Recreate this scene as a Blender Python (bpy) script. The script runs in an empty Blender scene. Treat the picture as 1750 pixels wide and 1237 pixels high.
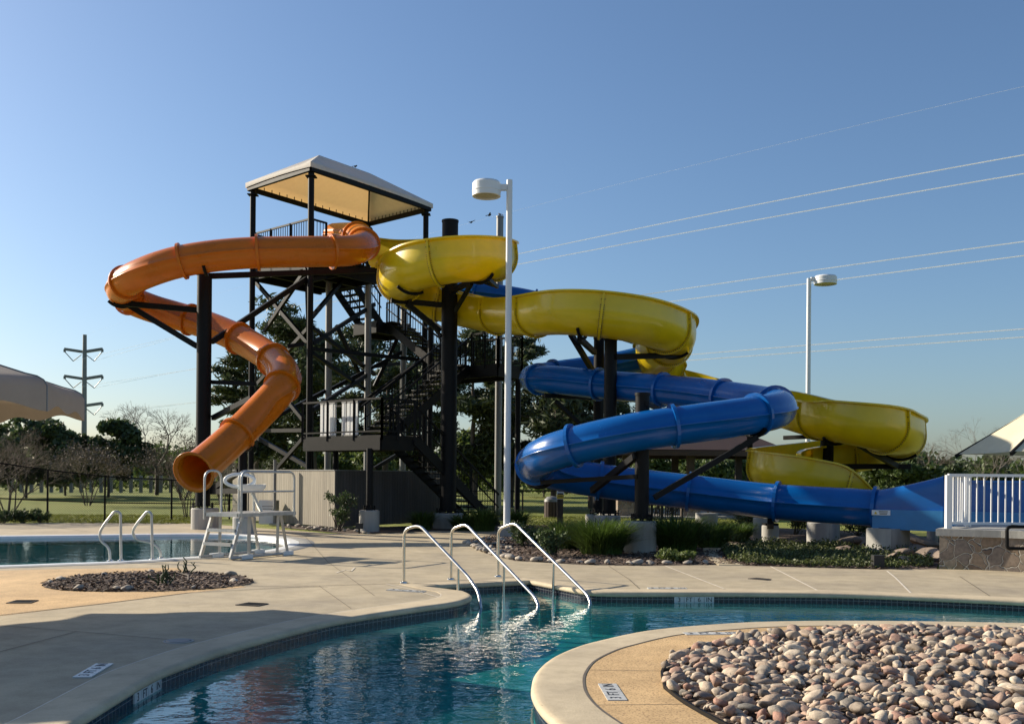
import bpy, bmesh, math, random
import numpy as np
from mathutils import Vector, Matrix
from mathutils.geometry import tessellate_polygon

rad = math.radians
SC = bpy.context.scene
COL = SC.collection
F = 1701.4; CX = 875.0; HY = 813.0; EYE = 1.7; ROLL = rad(0.45)
SUN_AZ = Vector((-0.90, 0.43, 0)).normalized(); SUN_EL = rad(25)

def true_uv(u, v):
    a, b = u - CX, HY - v
    return a*math.cos(ROLL) - b*math.sin(ROLL), a*math.sin(ROLL) + b*math.cos(ROLL)
def P(u, v, Y):
    a, b = true_uv(u, v)
    return Vector((a*Y/F, Y, EYE + b*Y/F))
def G(u, v, z=0.0):
    a, b = true_uv(u, v)
    Y = (EYE - z)*F/(-b)
    return Vector((a*Y/F, Y, z))
def GX(u, Y, z=0.0):          # ground point under picture column u at distance Y
    p = P(u, HY, Y); return Vector((p.x, Y, z))

# ------------------------------------------------------------------ objects
def tag(o, label=None, cat=None, group=None, kind=None):
    if label: o['label'] = label
    if cat: o['category'] = cat
    if group: o['group'] = group
    if kind: o['kind'] = kind
    return o
def thing(name, label, cat, loc=(0, 0, 0), group=None):
    o = bpy.data.objects.new(name, None); COL.objects.link(o)
    o.location = loc; o.empty_display_size = .2
    return tag(o, label, cat, group)
def origin_of(o):
    p = Vector(o.location)
    while o.parent: o = o.parent; p = p + Vector(o.location)
    return p
class MB:
    def __init__(s): s.v = []; s.f = []; s.m = []; s.s = []
    def add(s, vs, fs, mi=0, smooth=False):
        n = len(s.v); s.v.extend([tuple(p) for p in vs])
        for f in fs: s.f.append([i+n for i in f]); s.m.append(mi); s.s.append(smooth)
    def box(s, c, size, ax=None, mi=0):
        c = Vector(c); X, Y, Z = ax if ax else (Vector((1,0,0)), Vector((0,1,0)), Vector((0,0,1)))
        vs = [c + X*(size[0]/2*i) + Y*(size[1]/2*j) + Z*(size[2]/2*k) for k in (-1,1) for j in (-1,1) for i in (-1,1)]
        s.add(vs, [(0,2,3,1),(4,5,7,6),(0,1,5,4),(2,6,7,3),(0,4,6,2),(1,3,7,5)], mi)
    def bar(s, p0, p1, w, h=None, mi=0):
        p0, p1 = Vector(p0), Vector(p1); d = p1-p0; L = d.length
        if L < 1e-6: return
        Z = d/L; ref = Vector((0,0,1)) if abs(Z.z) < .95 else Vector((0,1,0))
        X = Z.cross(ref).normalized(); Y = X.cross(Z)
        s.box((p0+p1)/2, (w, h or w, L), (X, Y, Z), mi)
    def tube(s, path, r, seg=10, mi=0, caps=True, smooth=True):
        path = [Vector(p) for p in path]; n = len(path)
        rs = r if isinstance(r, (list, tuple)) else [r]*n
        vs = []; X = None
        for i, p in enumerate(path):
            t = (path[min(i+1, n-1)] - path[max(i-1, 0)]).normalized()
            if X is None:
                ref = Vector((0,0,1)) if abs(t.z) < .9 else Vector((0,1,0)); X = t.cross(ref).normalized()
            else: X = (X - t*X.dot(t)).normalized()
            Y = t.cross(X)
            for k in range(seg):
                a = 2*math.pi*k/seg; vs.append(p + (X*math.cos(a) + Y*math.sin(a))*rs[i])
        fs = [(i*seg+k, i*seg+(k+1) % seg, (i+1)*seg+(k+1) % seg, (i+1)*seg+k) for i in range(n-1) for k in range(seg)]
        s.add(vs, fs, mi, smooth)
        if caps:
            s.add(vs[:seg], [tuple(range(seg))[::-1]], mi); s.add(vs[-seg:], [tuple(range(seg))], mi)
    def lathe(s, c, prof, seg=24, mi=0, smooth=True, sharp=True):
        # prof: list of (radius, z); consecutive pairs become bands
        c = Vector(c)
        def ring(r, z): return [c + Vector((r*math.cos(2*math.pi*k/seg), r*math.sin(2*math.pi*k/seg), z)) for k in range(seg)]
        for (r0, z0), (r1, z1) in zip(prof[:-1], prof[1:]):
            s.add(ring(r0, z0)+ring(r1, z1), [(k, (k+1) % seg, seg+(k+1) % seg, seg+k) for k in range(seg)], mi, smooth)
    def prism(s, poly, z0, z1, mi=0, smooth=False):
        n = len(poly)
        lo = [Vector((p[0], p[1], z0)) for p in poly]; hi = [Vector((p[0], p[1], z1)) for p in poly]
        s.add(lo+hi, [(k, (k+1) % n, n+(k+1) % n, n+k) for k in range(n)], mi, smooth)
        tri = tessellate_polygon([hi]); s.add(hi, [tuple(t) for t in tri], mi); s.add(lo, [tuple(t)[::-1] for t in tri], mi)
    def sheet(s, loops, z, mi=0):
        L = [[Vector((p[0], p[1], z)) for p in l] for l in loops]
        vs = [p for l in L for p in l]
        fs = []
        for t in tessellate_polygon(L):
            a, b, c = [vs[i] for i in t]
            fs.append(tuple(t) if (b-a).cross(c-a).z > 0 else tuple(t)[::-1])
        s.add(vs, fs, mi)
    def ball(s, c, r, mi=0, n=6, sc=(1,1,1)):
        c = Vector(c); vs = []; m = n*2
        for i in range(n+1):
            a = math.pi*i/n
            for k in range(m):
                b = 2*math.pi*k/m
                vs.append(c + Vector((math.sin(a)*math.cos(b)*sc[0], math.sin(a)*math.sin(b)*sc[1], math.cos(a)*sc[2]))*r)
        s.add(vs, [(i*m+k, i*m+(k+1) % m, (i+1)*m+(k+1) % m, (i+1)*m+k) for i in range(n) for k in range(m)], mi, True)
    def mesh(s, name, off=None):
        me = bpy.data.meshes.new(name)
        o = Vector(off) if off is not None else Vector((0,0,0))
        me.from_pydata([(a-o.x, b-o.y, c-o.z) for a, b, c in s.v], [], s.f)
        me.polygons.foreach_set('material_index', s.m); me.polygons.foreach_set('use_smooth', s.s)
        me.update(); return me
    def build(s, name, mats, parent=None, loc=None):
        """verts are in world space; the object keeps its origin at its thing's base (or at loc)"""
        off = Vector(loc) if loc is not None else (origin_of(parent) if parent else Vector((0,0,0)))
        me = s.mesh(name, off)
        for m in (mats if isinstance(mats, (list, tuple)) else [mats]): me.materials.append(m)
        bm = bmesh.new(); bm.from_mesh(me); bmesh.ops.recalc_face_normals(bm, faces=bm.faces); bm.to_mesh(me); bm.free()
        return link(name, me, parent, off)
    def build_raw(s, name, mats, parent=None, loc=None):
        off = Vector(loc) if loc is not None else (origin_of(parent) if parent else Vector((0,0,0)))
        me = s.mesh(name, off)
        for m in (mats if isinstance(mats, (list, tuple)) else [mats]): me.materials.append(m)
        return link(name, me, parent, off)
def link(name, me, parent, off):
    o = bpy.data.objects.new(name, me); COL.objects.link(o)
    if parent: o.parent = parent; o.location = Vector(off) - origin_of(parent)
    else: o.location = off
    return o
def npmesh(name, V, Fq, mat, parent=None, loc=(0,0,0), smooth=False):
    V = np.asarray(V, dtype=np.float32) - np.array(loc, dtype=np.float32); Fq = np.asarray(Fq, dtype=np.int32)
    k = Fq.shape[1]; me = bpy.data.meshes.new(name)
    me.vertices.add(len(V)); me.vertices.foreach_set('co', V.ravel())
    me.loops.add(Fq.size); me.loops.foreach_set('vertex_index', Fq.ravel())
    me.polygons.add(len(Fq)); me.polygons.foreach_set('loop_start', np.arange(0, Fq.size, k, dtype=np.int32))
    me.polygons.foreach_set('loop_total', np.full(len(Fq), k, dtype=np.int32))
    me.update(calc_edges=True)
    if smooth: me.polygons.foreach_set('use_smooth', np.ones(len(Fq), dtype=bool))
    me.materials.append(mat)
    return link(name, me, parent, loc)
def copy_tree(o, parent=None):
    c = o.copy(); COL.objects.link(c); c.parent = parent
    for ch in list(o.children): copy_tree(ch, c)
    return c

# ------------------------------------------------------------------ materials
def mat(name, col, rough=.6, metal=0., var=.15, scale=6., bump=0., bscale=None, coat=0., translucent=0., tcol=None, island=0., spec=.5, detail=4., streak=False):
    m = bpy.data.materials.new(name); m.use_nodes = True; nt = m.node_tree; N = nt.nodes; L = nt.links
    b = N['Principled BSDF']; out = N['Material Output']
    b.inputs['Roughness'].default_value = rough; b.inputs['Metallic'].default_value = metal
    b.inputs['Coat Weight'].default_value = coat; b.inputs['Coat Roughness'].default_value = .06
    b.inputs['Specular IOR Level'].default_value = spec
    geo = N.new('ShaderNodeNewGeometry')
    mp = N.new('ShaderNodeMapping'); L.new(geo.outputs['Position'], mp.inputs['Vector'])
    if streak: mp.inputs['Scale'].default_value = (1, 1, .12)
    no = N.new('ShaderNodeTexNoise'); no.inputs['Scale'].default_value = scale; no.inputs['Detail'].default_value = detail; no.inputs['Roughness'].default_value = .65
    L.new(mp.outputs['Vector'], no.inputs['Vector'])
    mr = N.new('ShaderNodeMapRange'); mr.inputs['From Min'].default_value = .28; mr.inputs['From Max'].default_value = .72
    mr.inputs['To Min'].default_value = 1-var; mr.inputs['To Max'].default_value = 1+var
    L.new(no.outputs['Fac'], mr.inputs['Value'])
    fac = mr.outputs['Result']
    if island:
        ir = N.new('ShaderNodeMapRange'); ir.inputs['To Min'].default_value = 1-island; ir.inputs['To Max'].default_value = 1+island
        L.new(geo.outputs['Random Per Island'], ir.inputs['Value'])
        mu = N.new('ShaderNodeMath'); mu.operation = 'MULTIPLY'; L.new(fac, mu.inputs[0]); L.new(ir.outputs['Result'], mu.inputs[1]); fac = mu.outputs[0]
    vm = N.new('ShaderNodeVectorMath'); vm.operation = 'SCALE'; vm.inputs[0].default_value = col[:3]
    L.new(fac, vm.inputs['Scale']); L.new(vm.outputs['Vector'], b.inputs['Base Color'])
    rr = N.new('ShaderNodeMapRange'); rr.inputs['To Min'].default_value = max(.02, rough-.08); rr.inputs['To Max'].default_value = min(1, rough+.08)
    L.new(no.outputs['Fac'], rr.inputs['Value']); L.new(rr.outputs['Result'], b.inputs['Roughness'])
    if bump:
        n2 = N.new('ShaderNodeTexNoise'); n2.inputs['Scale'].default_value = bscale or scale*4; n2.inputs['Detail'].default_value = 3
        L.new(geo.outputs['Position'], n2.inputs['Vector'])
        bp = N.new('ShaderNodeBump'); bp.inputs['Distance'].default_value = bump; bp.inputs['Strength'].default_value = 1
        L.new(n2.outputs['Fac'], bp.inputs['Height']); L.new(bp.outputs['Normal'], b.inputs['Normal'])
    if translucent:
        tr = N.new('ShaderNodeBsdfTranslucent'); L.new(vm.outputs['Vector'], tr.inputs['Color']) if tcol is None else setattr(tr.inputs['Color'], 'default_value', (*tcol, 1))
        mx = N.new('ShaderNodeMixShader'); mx.inputs['Fac'].default_value = translucent
        L.new(b.outputs[0], mx.inputs[1]); L.new(tr.outputs[0], mx.inputs[2]); L.new(mx.outputs[0], out.inputs['Surface'])
    return m

M = {}
M['orange'] = mat('orange_fibreglass', (.64, .160, .006), .28, var=.12, scale=1.1, coat=.12, spec=.35, translucent=.1)
M['yellow'] = mat('yellow_fibreglass', (.82, .61, .008), .3, var=.10, scale=1.2, coat=.4, translucent=.22)
M['blue'] = mat('blue_fibreglass', (.002, .095, .34), .24, var=.13, scale=1.2, coat=.2, spec=.4)
M['blue_light'] = mat('pale_blue_gelcoat', (.03, .19, .42), .35, var=.1, scale=2)
M['dark'] = mat('charcoal_steel', (.008, .008, .0085), .5, .0, var=.25, scale=5, spec=.14)
M['darkseam'] = mat('flange_bolt', (.16, .12, .02), .5)
M['galv'] = mat('galvanised_steel', (.20, .20, .195), .5, .3, var=.15, scale=3, streak=True)
M['white'] = mat('white_paint', (.72, .73, .73), .4, var=.05, scale=3, streak=True)
M['whiteplastic'] = mat('white_plastic', (.75, .76, .75), .4, var=.06, scale=4)
M['steel'] = mat('stainless_steel', (.62, .60, .56), .22, 1., var=.06, scale=8)
M['alu'] = mat('weathered_aluminium', (.50, .49, .46), .42, .55, var=.15, scale=9)
M['concrete'] = mat('pier_concrete', (.36, .35, .32), .85, var=.25, scale=3, bump=.004, bscale=30, streak=True)
M['canopy'] = mat('canvas_fabric', (.80, .755, .68), .85, var=.07, scale=5, translucent=.30, tcol=(.62, .39, .16))
M['canopy_gray'] = mat('grey_beige_canvas', (.36, .325, .285), .9, var=.06, scale=5, translucent=.22, tcol=(.45, .34, .22), bump=.002, bscale=60)
M['canopy_cream'] = mat('cream_shade_fabric', (.74, .68, .50), .85, var=.05, scale=3, translucent=.25)
M['wood'] = mat('dark_timber', (.07, .05, .035), .8, var=.3, scale=8, streak=True)
M['brownpaint'] = mat('brown_paint', (.055, .03, .022), .6, var=.15)
M['bark'] = mat('tree_bark', (.085, .068, .052), .9, var=.35, scale=4, bump=.01, bscale=12)
M['barkpine'] = mat('pine_bark', (.11, .085, .07), .9, var=.35, scale=4, bump=.01, bscale=9)
M['twig'] = mat('bare_twigs', (.16, .14, .12), .9, var=.25, scale=2)
M['twig_red'] = mat('budding_twigs', (.15, .12, .095), .9, var=.25, scale=2)
M['leaf_dark'] = mat('dark_evergreen_leaves', (.062, .09, .03), .6, var=.3, scale=.8, island=.45, translucent=.25)
M['leaf_mid'] = mat('mid_green_leaves', (.075, .11, .03), .6, var=.3, scale=.8, island=.45, translucent=.3)
M['leaf_light'] = mat('fresh_green_leaves', (.10, .135, .03), .6, var=.3, scale=.8, island=.4, translucent=.35)
M['needle'] = mat('pine_needles', (.06, .08, .03), .6, var=.3, scale=.7, island=.4, translucent=.25)
M['grassblade'] = mat('fountain_grass', (.075, .125, .022), .55, var=.25, scale=2, island=.35, translucent=.4)
M['shrub'] = mat('shrub_leaves', (.055, .085, .028), .5, var=.25, scale=3, island=.4, translucent=.3)
M['cover'] = mat('ground_cover_leaves', (.08, .10, .028), .6, var=.35, scale=1.5, island=.5, translucent=.3)
M['stonelight'] = mat('border_stone', (.34, .30, .25), .85, var=.3, scale=7, bump=.006, bscale=25)
M['boulder'] = mat('brown_boulder', (.23, .175, .135), .9, var=.35, scale=4, bump=.015, bscale=14)
M['mulch'] = mat('bark_mulch', (.085, .058, .043), .95, var=.5, scale=22, bump=.02, bscale=45)
M['chip'] = mat('mulch_chips', (.13, .09, .068), .9, var=.3, scale=9, island=.6)
M['black'] = mat('matte_black', (.015, .015, .015), .6)
M['lens'] = mat('lamp_glass', (.42, .39, .30), .25, var=.05)
M['insul'] = mat('grey_insulator', (.22, .23, .23), .4)
M['wire'] = mat('aluminium_cable', (.95, .96, .97), .4, 0, var=.02, translucent=.65)  # near-white and translucent: the metal's sun glint is put into the colour
M['roofbrown'] = mat('brown_standing_roof', (.06, .034, .023), .6, var=.15, scale=3)
M['sign'] = mat('white_sign_face', (.78, .78, .76), .5, var=.03)
M['ink'] = mat('black_ink', (.02, .02, .025), .5)
M['yellowink'] = mat('yellow_ink', (.75, .5, .02), .5)
M['bird'] = mat('black_feathers', (.02, .02, .022), .6)

def nodes_mat(name):
    m = bpy.data.materials.new(name); m.use_nodes = True
    return m, m.node_tree.nodes, m.node_tree.links
def ramp(N, stops):
    r = N.new('ShaderNodeValToRGB'); e = r.color_ramp.elements
    while len(e) > 1: e.remove(e[0])
    e[0].position, e[0].color = stops[0][0], (*stops[0][1], 1)
    for p, c in stops[1:]:
        x = e.new(p); x.color = (*c, 1)
    return r
def noise(N, L, vec, scale, detail=5, rough=.6):
    n = N.new('ShaderNodeTexNoise'); n.inputs['Scale'].default_value = scale; n.inputs['Detail'].default_value = detail; n.inputs['Roughness'].default_value = rough
    L.new(vec, n.inputs['Vector']); return n.outputs['Fac']
def mixc(N, L, fac, a, b, mode='MIX'):
    x = N.new('ShaderNodeMix'); x.data_type = 'RGBA'; x.blend_type = mode
    for s, i in ((fac, 0), (a, 6), (b, 7)):
        if hasattr(s, 'node'): L.new(s, x.inputs[i])
        else: x.inputs[i].default_value = s if i == 0 else (*s, 1)
    return x.outputs[2]
def deck_material(name, base, stain, speck, speck_amt):
    m, N, L = nodes_mat(name); b = N['Principled BSDF']
    g = N.new('ShaderNodeNewGeometry').outputs['Position']
    big = noise(N, L, g, .55, 6, .62); mid = noise(N, L, g, 2.6, 6, .7); fine = noise(N, L, g, 60, 2, .6)
    r1 = ramp(N, [(.32, stain), (.55, base), (.75, tuple(min(1, c*1.14) for c in base))]); L.new(big, r1.inputs['Fac'])
    r2 = ramp(N, [(.33, (.70, .69, .67)), (.6, (1, 1, 1))]); L.new(mid, r2.inputs['Fac'])
    c = mixc(N, L, .75, r1.outputs['Color'], r2.outputs['Color'], 'MULTIPLY')
    r3 = ramp(N, [(.36, speck), (.47, (1, 1, 1))]); L.new(fine, r3.inputs['Fac'])
    c = mixc(N, L, speck_amt, c, r3.outputs['Color'], 'MULTIPLY')
    # small dark drip stains with shapes of their own
    sp = noise(N, L, g, 1.1, 8, .75); r4 = ramp(N, [(.27, (.5, .47, .43)), (.34, (1, 1, 1))]); L.new(sp, r4.inputs['Fac'])
    c = mixc(N, L, .8, c, r4.outputs['Color'], 'MULTIPLY')
    L.new(c, b.inputs['Base Color']); b.inputs['Roughness'].default_value = .82
    bp = N.new('ShaderNodeBump'); bp.inputs['Distance'].default_value = .004; bp.inputs['Strength'].default_value = .6
    L.new(fine, bp.inputs['Height']); L.new(bp.outputs['Normal'], b.inputs['Normal'])
    return m
M['deck'] = deck_material('broom_finished_concrete', (.46, .385, .26), (.35, .295, .21), (.72, .70, .68), .5)
M['coping'] = deck_material('cast_coping_concrete', (.56, .465, .315), (.47, .39, .27), (.85, .84, .82), .3)
M['aggregate'] = deck_material('tan_aggregate_deck', (.62, .42, .205), (.53, .36, .18), (.45, .40, .36), .9)

def lawn_material():
    m, N, L = nodes_mat('mown_lawn'); b = N['Principled BSDF']
    g = N.new('ShaderNodeNewGeometry').outputs['Position']
    big = noise(N, L, g, .12, 5); fine = noise(N, L, g, 7, 4, .7)
    r1 = ramp(N, [(.3, (.13, .165, .014)), (.5, (.18, .205, .022)), (.7, (.24, .23, .04))]); L.new(big, r1.inputs['Fac'])
    r2 = ramp(N, [(.3, (.6, .62, .5)), (.65, (1.15, 1.15, 1.1))]); L.new(fine, r2.inputs['Fac'])
    L.new(mixc(N, L, .9, r1.outputs['Color'], r2.outputs['Color'], 'MULTIPLY'), b.inputs['Base Color'])
    b.inputs['Roughness'].default_value = .9
    bp = N.new('ShaderNodeBump'); bp.inputs['Distance'].default_value = .05; L.new(fine, bp.inputs['Height']); L.new(bp.outputs['Normal'], b.inputs['Normal'])
    return m
M['lawn'] = lawn_material()

def water_material(name, tint, wave, dist):
    m, N, L = nodes_mat(name); N.remove(N['Principled BSDF']); out = N['Material Output']
    g = N.new('ShaderNodeNewGeometry').outputs['Position']
    mp = N.new('ShaderNodeMapping'); mp.inputs['Scale'].default_value = (1, 1.5, 1); mp.inputs['Rotation'].default_value = (0, 0, .15); L.new(g, mp.inputs['Vector'])
    n1 = noise(N, L, mp.outputs['Vector'], wave, 2, .5); n2 = noise(N, L, mp.outputs['Vector'], wave*3.3, 2, .5)
    ad = N.new('ShaderNodeMath'); ad.operation = 'MULTIPLY_ADD'; L.new(n2, ad.inputs[0]); ad.inputs[1].default_value = .28; L.new(n1, ad.inputs[2])
    bp = N.new('ShaderNodeBump'); bp.inputs['Distance'].default_value = dist; bp.inputs['Strength'].default_value = 1; L.new(ad.outputs[0], bp.inputs['Height'])
    gi = N.new('ShaderNodeNewGeometry'); dt = N.new('ShaderNodeVectorMath'); dt.operation = 'DOT_PRODUCT'; L.new(gi.outputs['Incoming'], dt.inputs[0]); L.new(bp.outputs['Normal'], dt.inputs[1])
    def mth(op, a, b_=0.):
        q = N.new('ShaderNodeMath'); q.operation = op
        for k_, v_ in ((0, a), (1, b_)):
            if hasattr(v_, 'node'): L.new(v_, q.inputs[k_])
            else: q.inputs[k_].default_value = v_
        return q.outputs[0]
    ca = mth('ABSOLUTE', dt.outputs['Value']); om = mth('MAXIMUM', mth('SUBTRACT', 1., ca), 0.)
    frs = mth('ADD', mth('MULTIPLY', mth('POWER', om, 5.), .98), .02)      # Schlick, the same from above and below
    gl = N.new('ShaderNodeBsdfGlossy'); gl.inputs['Roughness'].default_value = .02; gl.inputs['Color'].default_value = (1, 1, 1, 1); L.new(bp.outputs['Normal'], gl.inputs['Normal'])
    tr = N.new('ShaderNodeBsdfTransparent'); tr.inputs['Color'].default_value = (*tint, 1)
    mx = N.new('ShaderNodeMixShader'); df = N.new('ShaderNodeBsdfDiffuse'); df.inputs['Color'].default_value = (.02, .17, .19, 1)      # light scattered back by the water body
    mb_ = N.new('ShaderNodeMixShader'); mb_.inputs['Fac'].default_value = .25; L.new(tr.outputs[0], mb_.inputs[1]); L.new(df.outputs[0], mb_.inputs[2])
    L.new(frs, mx.inputs['Fac']); L.new(mb_.outputs[0], mx.inputs[1]); L.new(gl.outputs[0], mx.inputs[2])
    L.new(mx.outputs[0], out.inputs['Surface']); return m
M['water'] = water_material('river_water', (.20, .62, .64), 3.0, .007)
M['water_far'] = water_material('lap_pool_water', (.15, .50, .55), 2.2, .005)
M['plaster'] = mat('pool_plaster', (.40, .64, .62), .8, var=.3, scale=5)

def tile_material():
    m, N, L = nodes_mat('navy_pool_tile'); b = N['Principled BSDF']
    uv = N.new('ShaderNodeUVMap'); br = N.new('ShaderNodeTexBrick')
    br.offset = 0; br.inputs['Scale'].default_value = 1; br.inputs['Brick Width'].default_value = .076; br.inputs['Row Height'].default_value = .15
    br.inputs['Mortar Size'].default_value = .004; br.inputs['Mortar Smooth'].default_value = .2
    br.inputs['Color1'].default_value = (.006, .008, .018, 1); br.inputs['Color2'].default_value = (.011, .014, .028, 1); br.inputs['Mortar'].default_value = (.13, .14, .145, 1)
    L.new(uv.outputs['UV'], br.inputs['Vector']); L.new(br.outputs['Color'], b.inputs['Base Color']); b.inputs['Roughness'].default_value = .2
    return m
M['tile'] = tile_material()

def stone_wall_material():
    m, N, L = nodes_mat('flagstone_veneer'); b = N['Principled BSDF']
    g = N.new('ShaderNodeNewGeometry').outputs['Position']
    wob = N.new('ShaderNodeTexNoise'); wob.inputs['Scale'].default_value = 3; L.new(g, wob.inputs['Vector'])
    va = N.new('ShaderNodeVectorMath'); va.operation = 'MULTIPLY_ADD'; L.new(wob.outputs['Color'], va.inputs[0]); va.inputs[1].default_value = (.25, .25, .25); L.new(g, va.inputs[2])
    v1 = N.new('ShaderNodeTexVoronoi'); v1.feature = 'DISTANCE_TO_EDGE'; v1.inputs['Scale'].default_value = 4.2; L.new(va.outputs[0], v1.inputs['Vector'])
    v2 = N.new('ShaderNodeTexVoronoi'); v2.feature = 'F1'; v2.inputs['Scale'].default_value = 4.2; L.new(va.outputs[0], v2.inputs['Vector'])
    sx = N.new('ShaderNodeSeparateColor'); L.new(v2.outputs['Color'], sx.inputs['Color'])
    r = ramp(N, [(0, (.14, .10, .075)), (.25, (.30, .22, .15)), (.5, (.22, .18, .15)), (.75, (.38, .30, .22)), (1, (.19, .15, .125))]); L.new(sx.outputs[0], r.inputs['Fac'])
    ns = noise(N, L, g, 18, 5); r2 = ramp(N, [(.3, (.6, .6, .6)), (.7, (1.1, 1.1, 1.1))]); L.new(ns, r2.inputs['Fac'])
    st = mixc(N, L, .9, r.outputs['Color'], r2.outputs['Color'], 'MULTIPLY')
    e = ramp(N, [(.018, (0, 0, 0)), (.05, (1, 1, 1))]); L.new(v1.outputs['Distance'], e.inputs['Fac'])
    L.new(mixc(N, L, e.outputs['Color'], (.46, .42, .36), st), b.inputs['Base Color']); b.inputs['Roughness'].default_value = .9
    bp = N.new('ShaderNodeBump'); bp.inputs['Distance'].default_value = .10; L.new(e.outputs['Color'], bp.inputs['Height']); L.new(bp.outputs['Normal'], b.inputs['Normal'])
    return m
M['stonewall'] = stone_wall_material()

def corrugated_material(name, col, pitch, direction):
    m, N, L = nodes_mat(name); b = N['Principled BSDF']
    g = N.new('ShaderNodeNewGeometry').outputs['Position']
    d = N.new('ShaderNodeVectorMath'); d.operation = 'DOT_PRODUCT'; d.inputs[1].default_value = direction; L.new(g, d.inputs[0])
    mo = N.new('ShaderNodeMath'); mo.operation = 'MULTIPLY'; mo.inputs[1].default_value = 1/pitch; L.new(d.outputs['Value'], mo.inputs[0])
    fr = N.new('ShaderNodeMath'); fr.operation = 'FRACT'; L.new(mo.outputs[0], fr.inputs[0])
    fl = N.new('ShaderNodeMath'); fl.operation = 'FLOOR'; L.new(mo.outputs[0], fl.inputs[0])
    wn = N.new('ShaderNodeTexWhiteNoise'); wn.noise_dimensions = '1D'; L.new(fl.outputs[0], wn.inputs['W'])
    r = ramp(N, [(0, (.25, .25, .25)), (.07, (1, 1, 1)), (.93, (1, 1, 1)), (1, (.25, .25, .25))]); L.new(fr.outputs[0], r.inputs['Fac'])
    r2 = ramp(N, [(0, tuple(c*.86 for c in col)), (1, tuple(c*1.14 for c in col))]); L.new(wn.outputs['Value'], r2.inputs['Fac'])
    mp = N.new('ShaderNodeMapping'); mp.inputs['Scale'].default_value = (6, 6, .5); L.new(g, mp.inputs['Vector'])
    ns = noise(N, L, mp.outputs['Vector'], 3, 5); r3 = ramp(N, [(.3, (.75, .75, .75)), (.7, (1.08, 1.08, 1.08))]); L.new(ns, r3.inputs['Fac'])
    c = mixc(N, L, 1, r.outputs['Color'], r2.outputs['Color'], 'MULTIPLY'); c = mixc(N, L, .8, c, r3.outputs['Color'], 'MULTIPLY')
    L.new(c, b.inputs['Base Color']); b.inputs['Roughness'].default_value = .75
    bp = N.new('ShaderNodeBump'); bp.inputs['Distance'].default_value = .02; L.new(r.outputs['Color'], bp.inputs['Height']); L.new(bp.outputs['Normal'], b.inputs['Normal'])
    return m

def river_stone_material():
    m, N, L = nodes_mat('river_pebble'); b = N['Principled BSDF']
    geo = N.new('ShaderNodeNewGeometry'); oi = N.new('ShaderNodeObjectInfo')
    ad = N.new('ShaderNodeMath'); ad.operation = 'ADD'; L.new(geo.outputs['Random Per Island'], ad.inputs[0]); L.new(oi.outputs['Random'], ad.inputs[1])
    fr = N.new('ShaderNodeMath'); fr.operation = 'FRACT'; L.new(ad.outputs[0], fr.inputs[0])
    r = ramp(N, [(0, (0.169, 0.137, 0.111)), (.12, (0.437, 0.342, 0.250)), (.24, (0.328, 0.220, 0.163)), (.36, (0.248, 0.225, 0.192)), (.48, (0.546, 0.450, 0.332)), (.58, (0.398, 0.220, 0.158)), (.68, (0.149, 0.142, 0.125)), (.78, (0.467, 0.352, 0.250)), (.9, (0.636, 0.548, 0.422)), (1, (0.298, 0.234, 0.183))]); L.new(fr.outputs[0], r.inputs['Fac'])
    ns = noise(N, L, geo.outputs['Position'], 30, 8, .75); r2 = ramp(N, [(.28, (.46, .44, .43)), (.5, (.88, .86, .85)), (.72, (1.18, 1.16, 1.14))]); L.new(ns, r2.inputs['Fac'])
    L.new(mixc(N, L, .85, r.outputs['Color'], r2.outputs['Color'], 'MULTIPLY'), b.inputs['Base Color']); b.inputs['Roughness'].default_value = .75
    bp = N.new('ShaderNodeBump'); bp.inputs['Distance'].default_value = .006; L.new(ns, bp.inputs['Height']); L.new(bp.outputs['Normal'], b.inputs['Normal'])
    return m
M['pebble'] = river_stone_material()

# ------------------------------------------------------------------ geometry helpers
def spline(pts, step=.12):
    """centripetal-ish Catmull-Rom through pts, resampled evenly"""
    pts = [Vector(p) for p in pts]; q = [pts[0]*2-pts[1]] + pts + [pts[-1]*2-pts[-2]]
    dense = []
    for i in range(1, len(q)-2):
        p0, p1, p2, p3 = q[i-1], q[i], q[i+1], q[i+2]
        t0 = 0; t1 = t0+max(1e-4, (p1-p0).length)**.5; t2 = t1+max(1e-4, (p2-p1).length)**.5; t3 = t2+max(1e-4, (p3-p2).length)**.5
        for k in range(16):
            t = t1+(t2-t1)*k/16
            A1 = p0*((t1-t)/(t1-t0))+p1*((t-t0)/(t1-t0)); A2 = p1*((t2-t)/(t2-t1))+p2*((t-t1)/(t2-t1)); A3 = p2*((t3-t)/(t3-t2))+p3*((t-t2)/(t3-t2))
            B1 = A1*((t2-t)/(t2-t0))+A2*((t-t0)/(t2-t0)); B2 = A2*((t3-t)/(t3-t1))+A3*((t-t1)/(t3-t1))
            dense.append(B1*((t2-t)/(t2-t1))+B2*((t-t1)/(t2-t1)))
    dense.append(pts[-1])
    for _ in range(70):
        dense = [dense[0]] + [(dense[i-1]+dense[i]*2+dense[i+1])/4 for i in range(1, len(dense)-1)] + [dense[-1]]
    out = [dense[0]]; acc = 0
    for a, b in zip(dense[:-1], dense[1:]):
        L = (b-a).length; d = 0
        while L > 0 and acc + (L-d) >= step:
            d += step-acc; acc = 0; out.append(a + (b-a)*(d/L))
        acc += L-d
    if (out[-1]-dense[-1]).length > step*.3: out.append(dense[-1])
    return out
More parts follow.
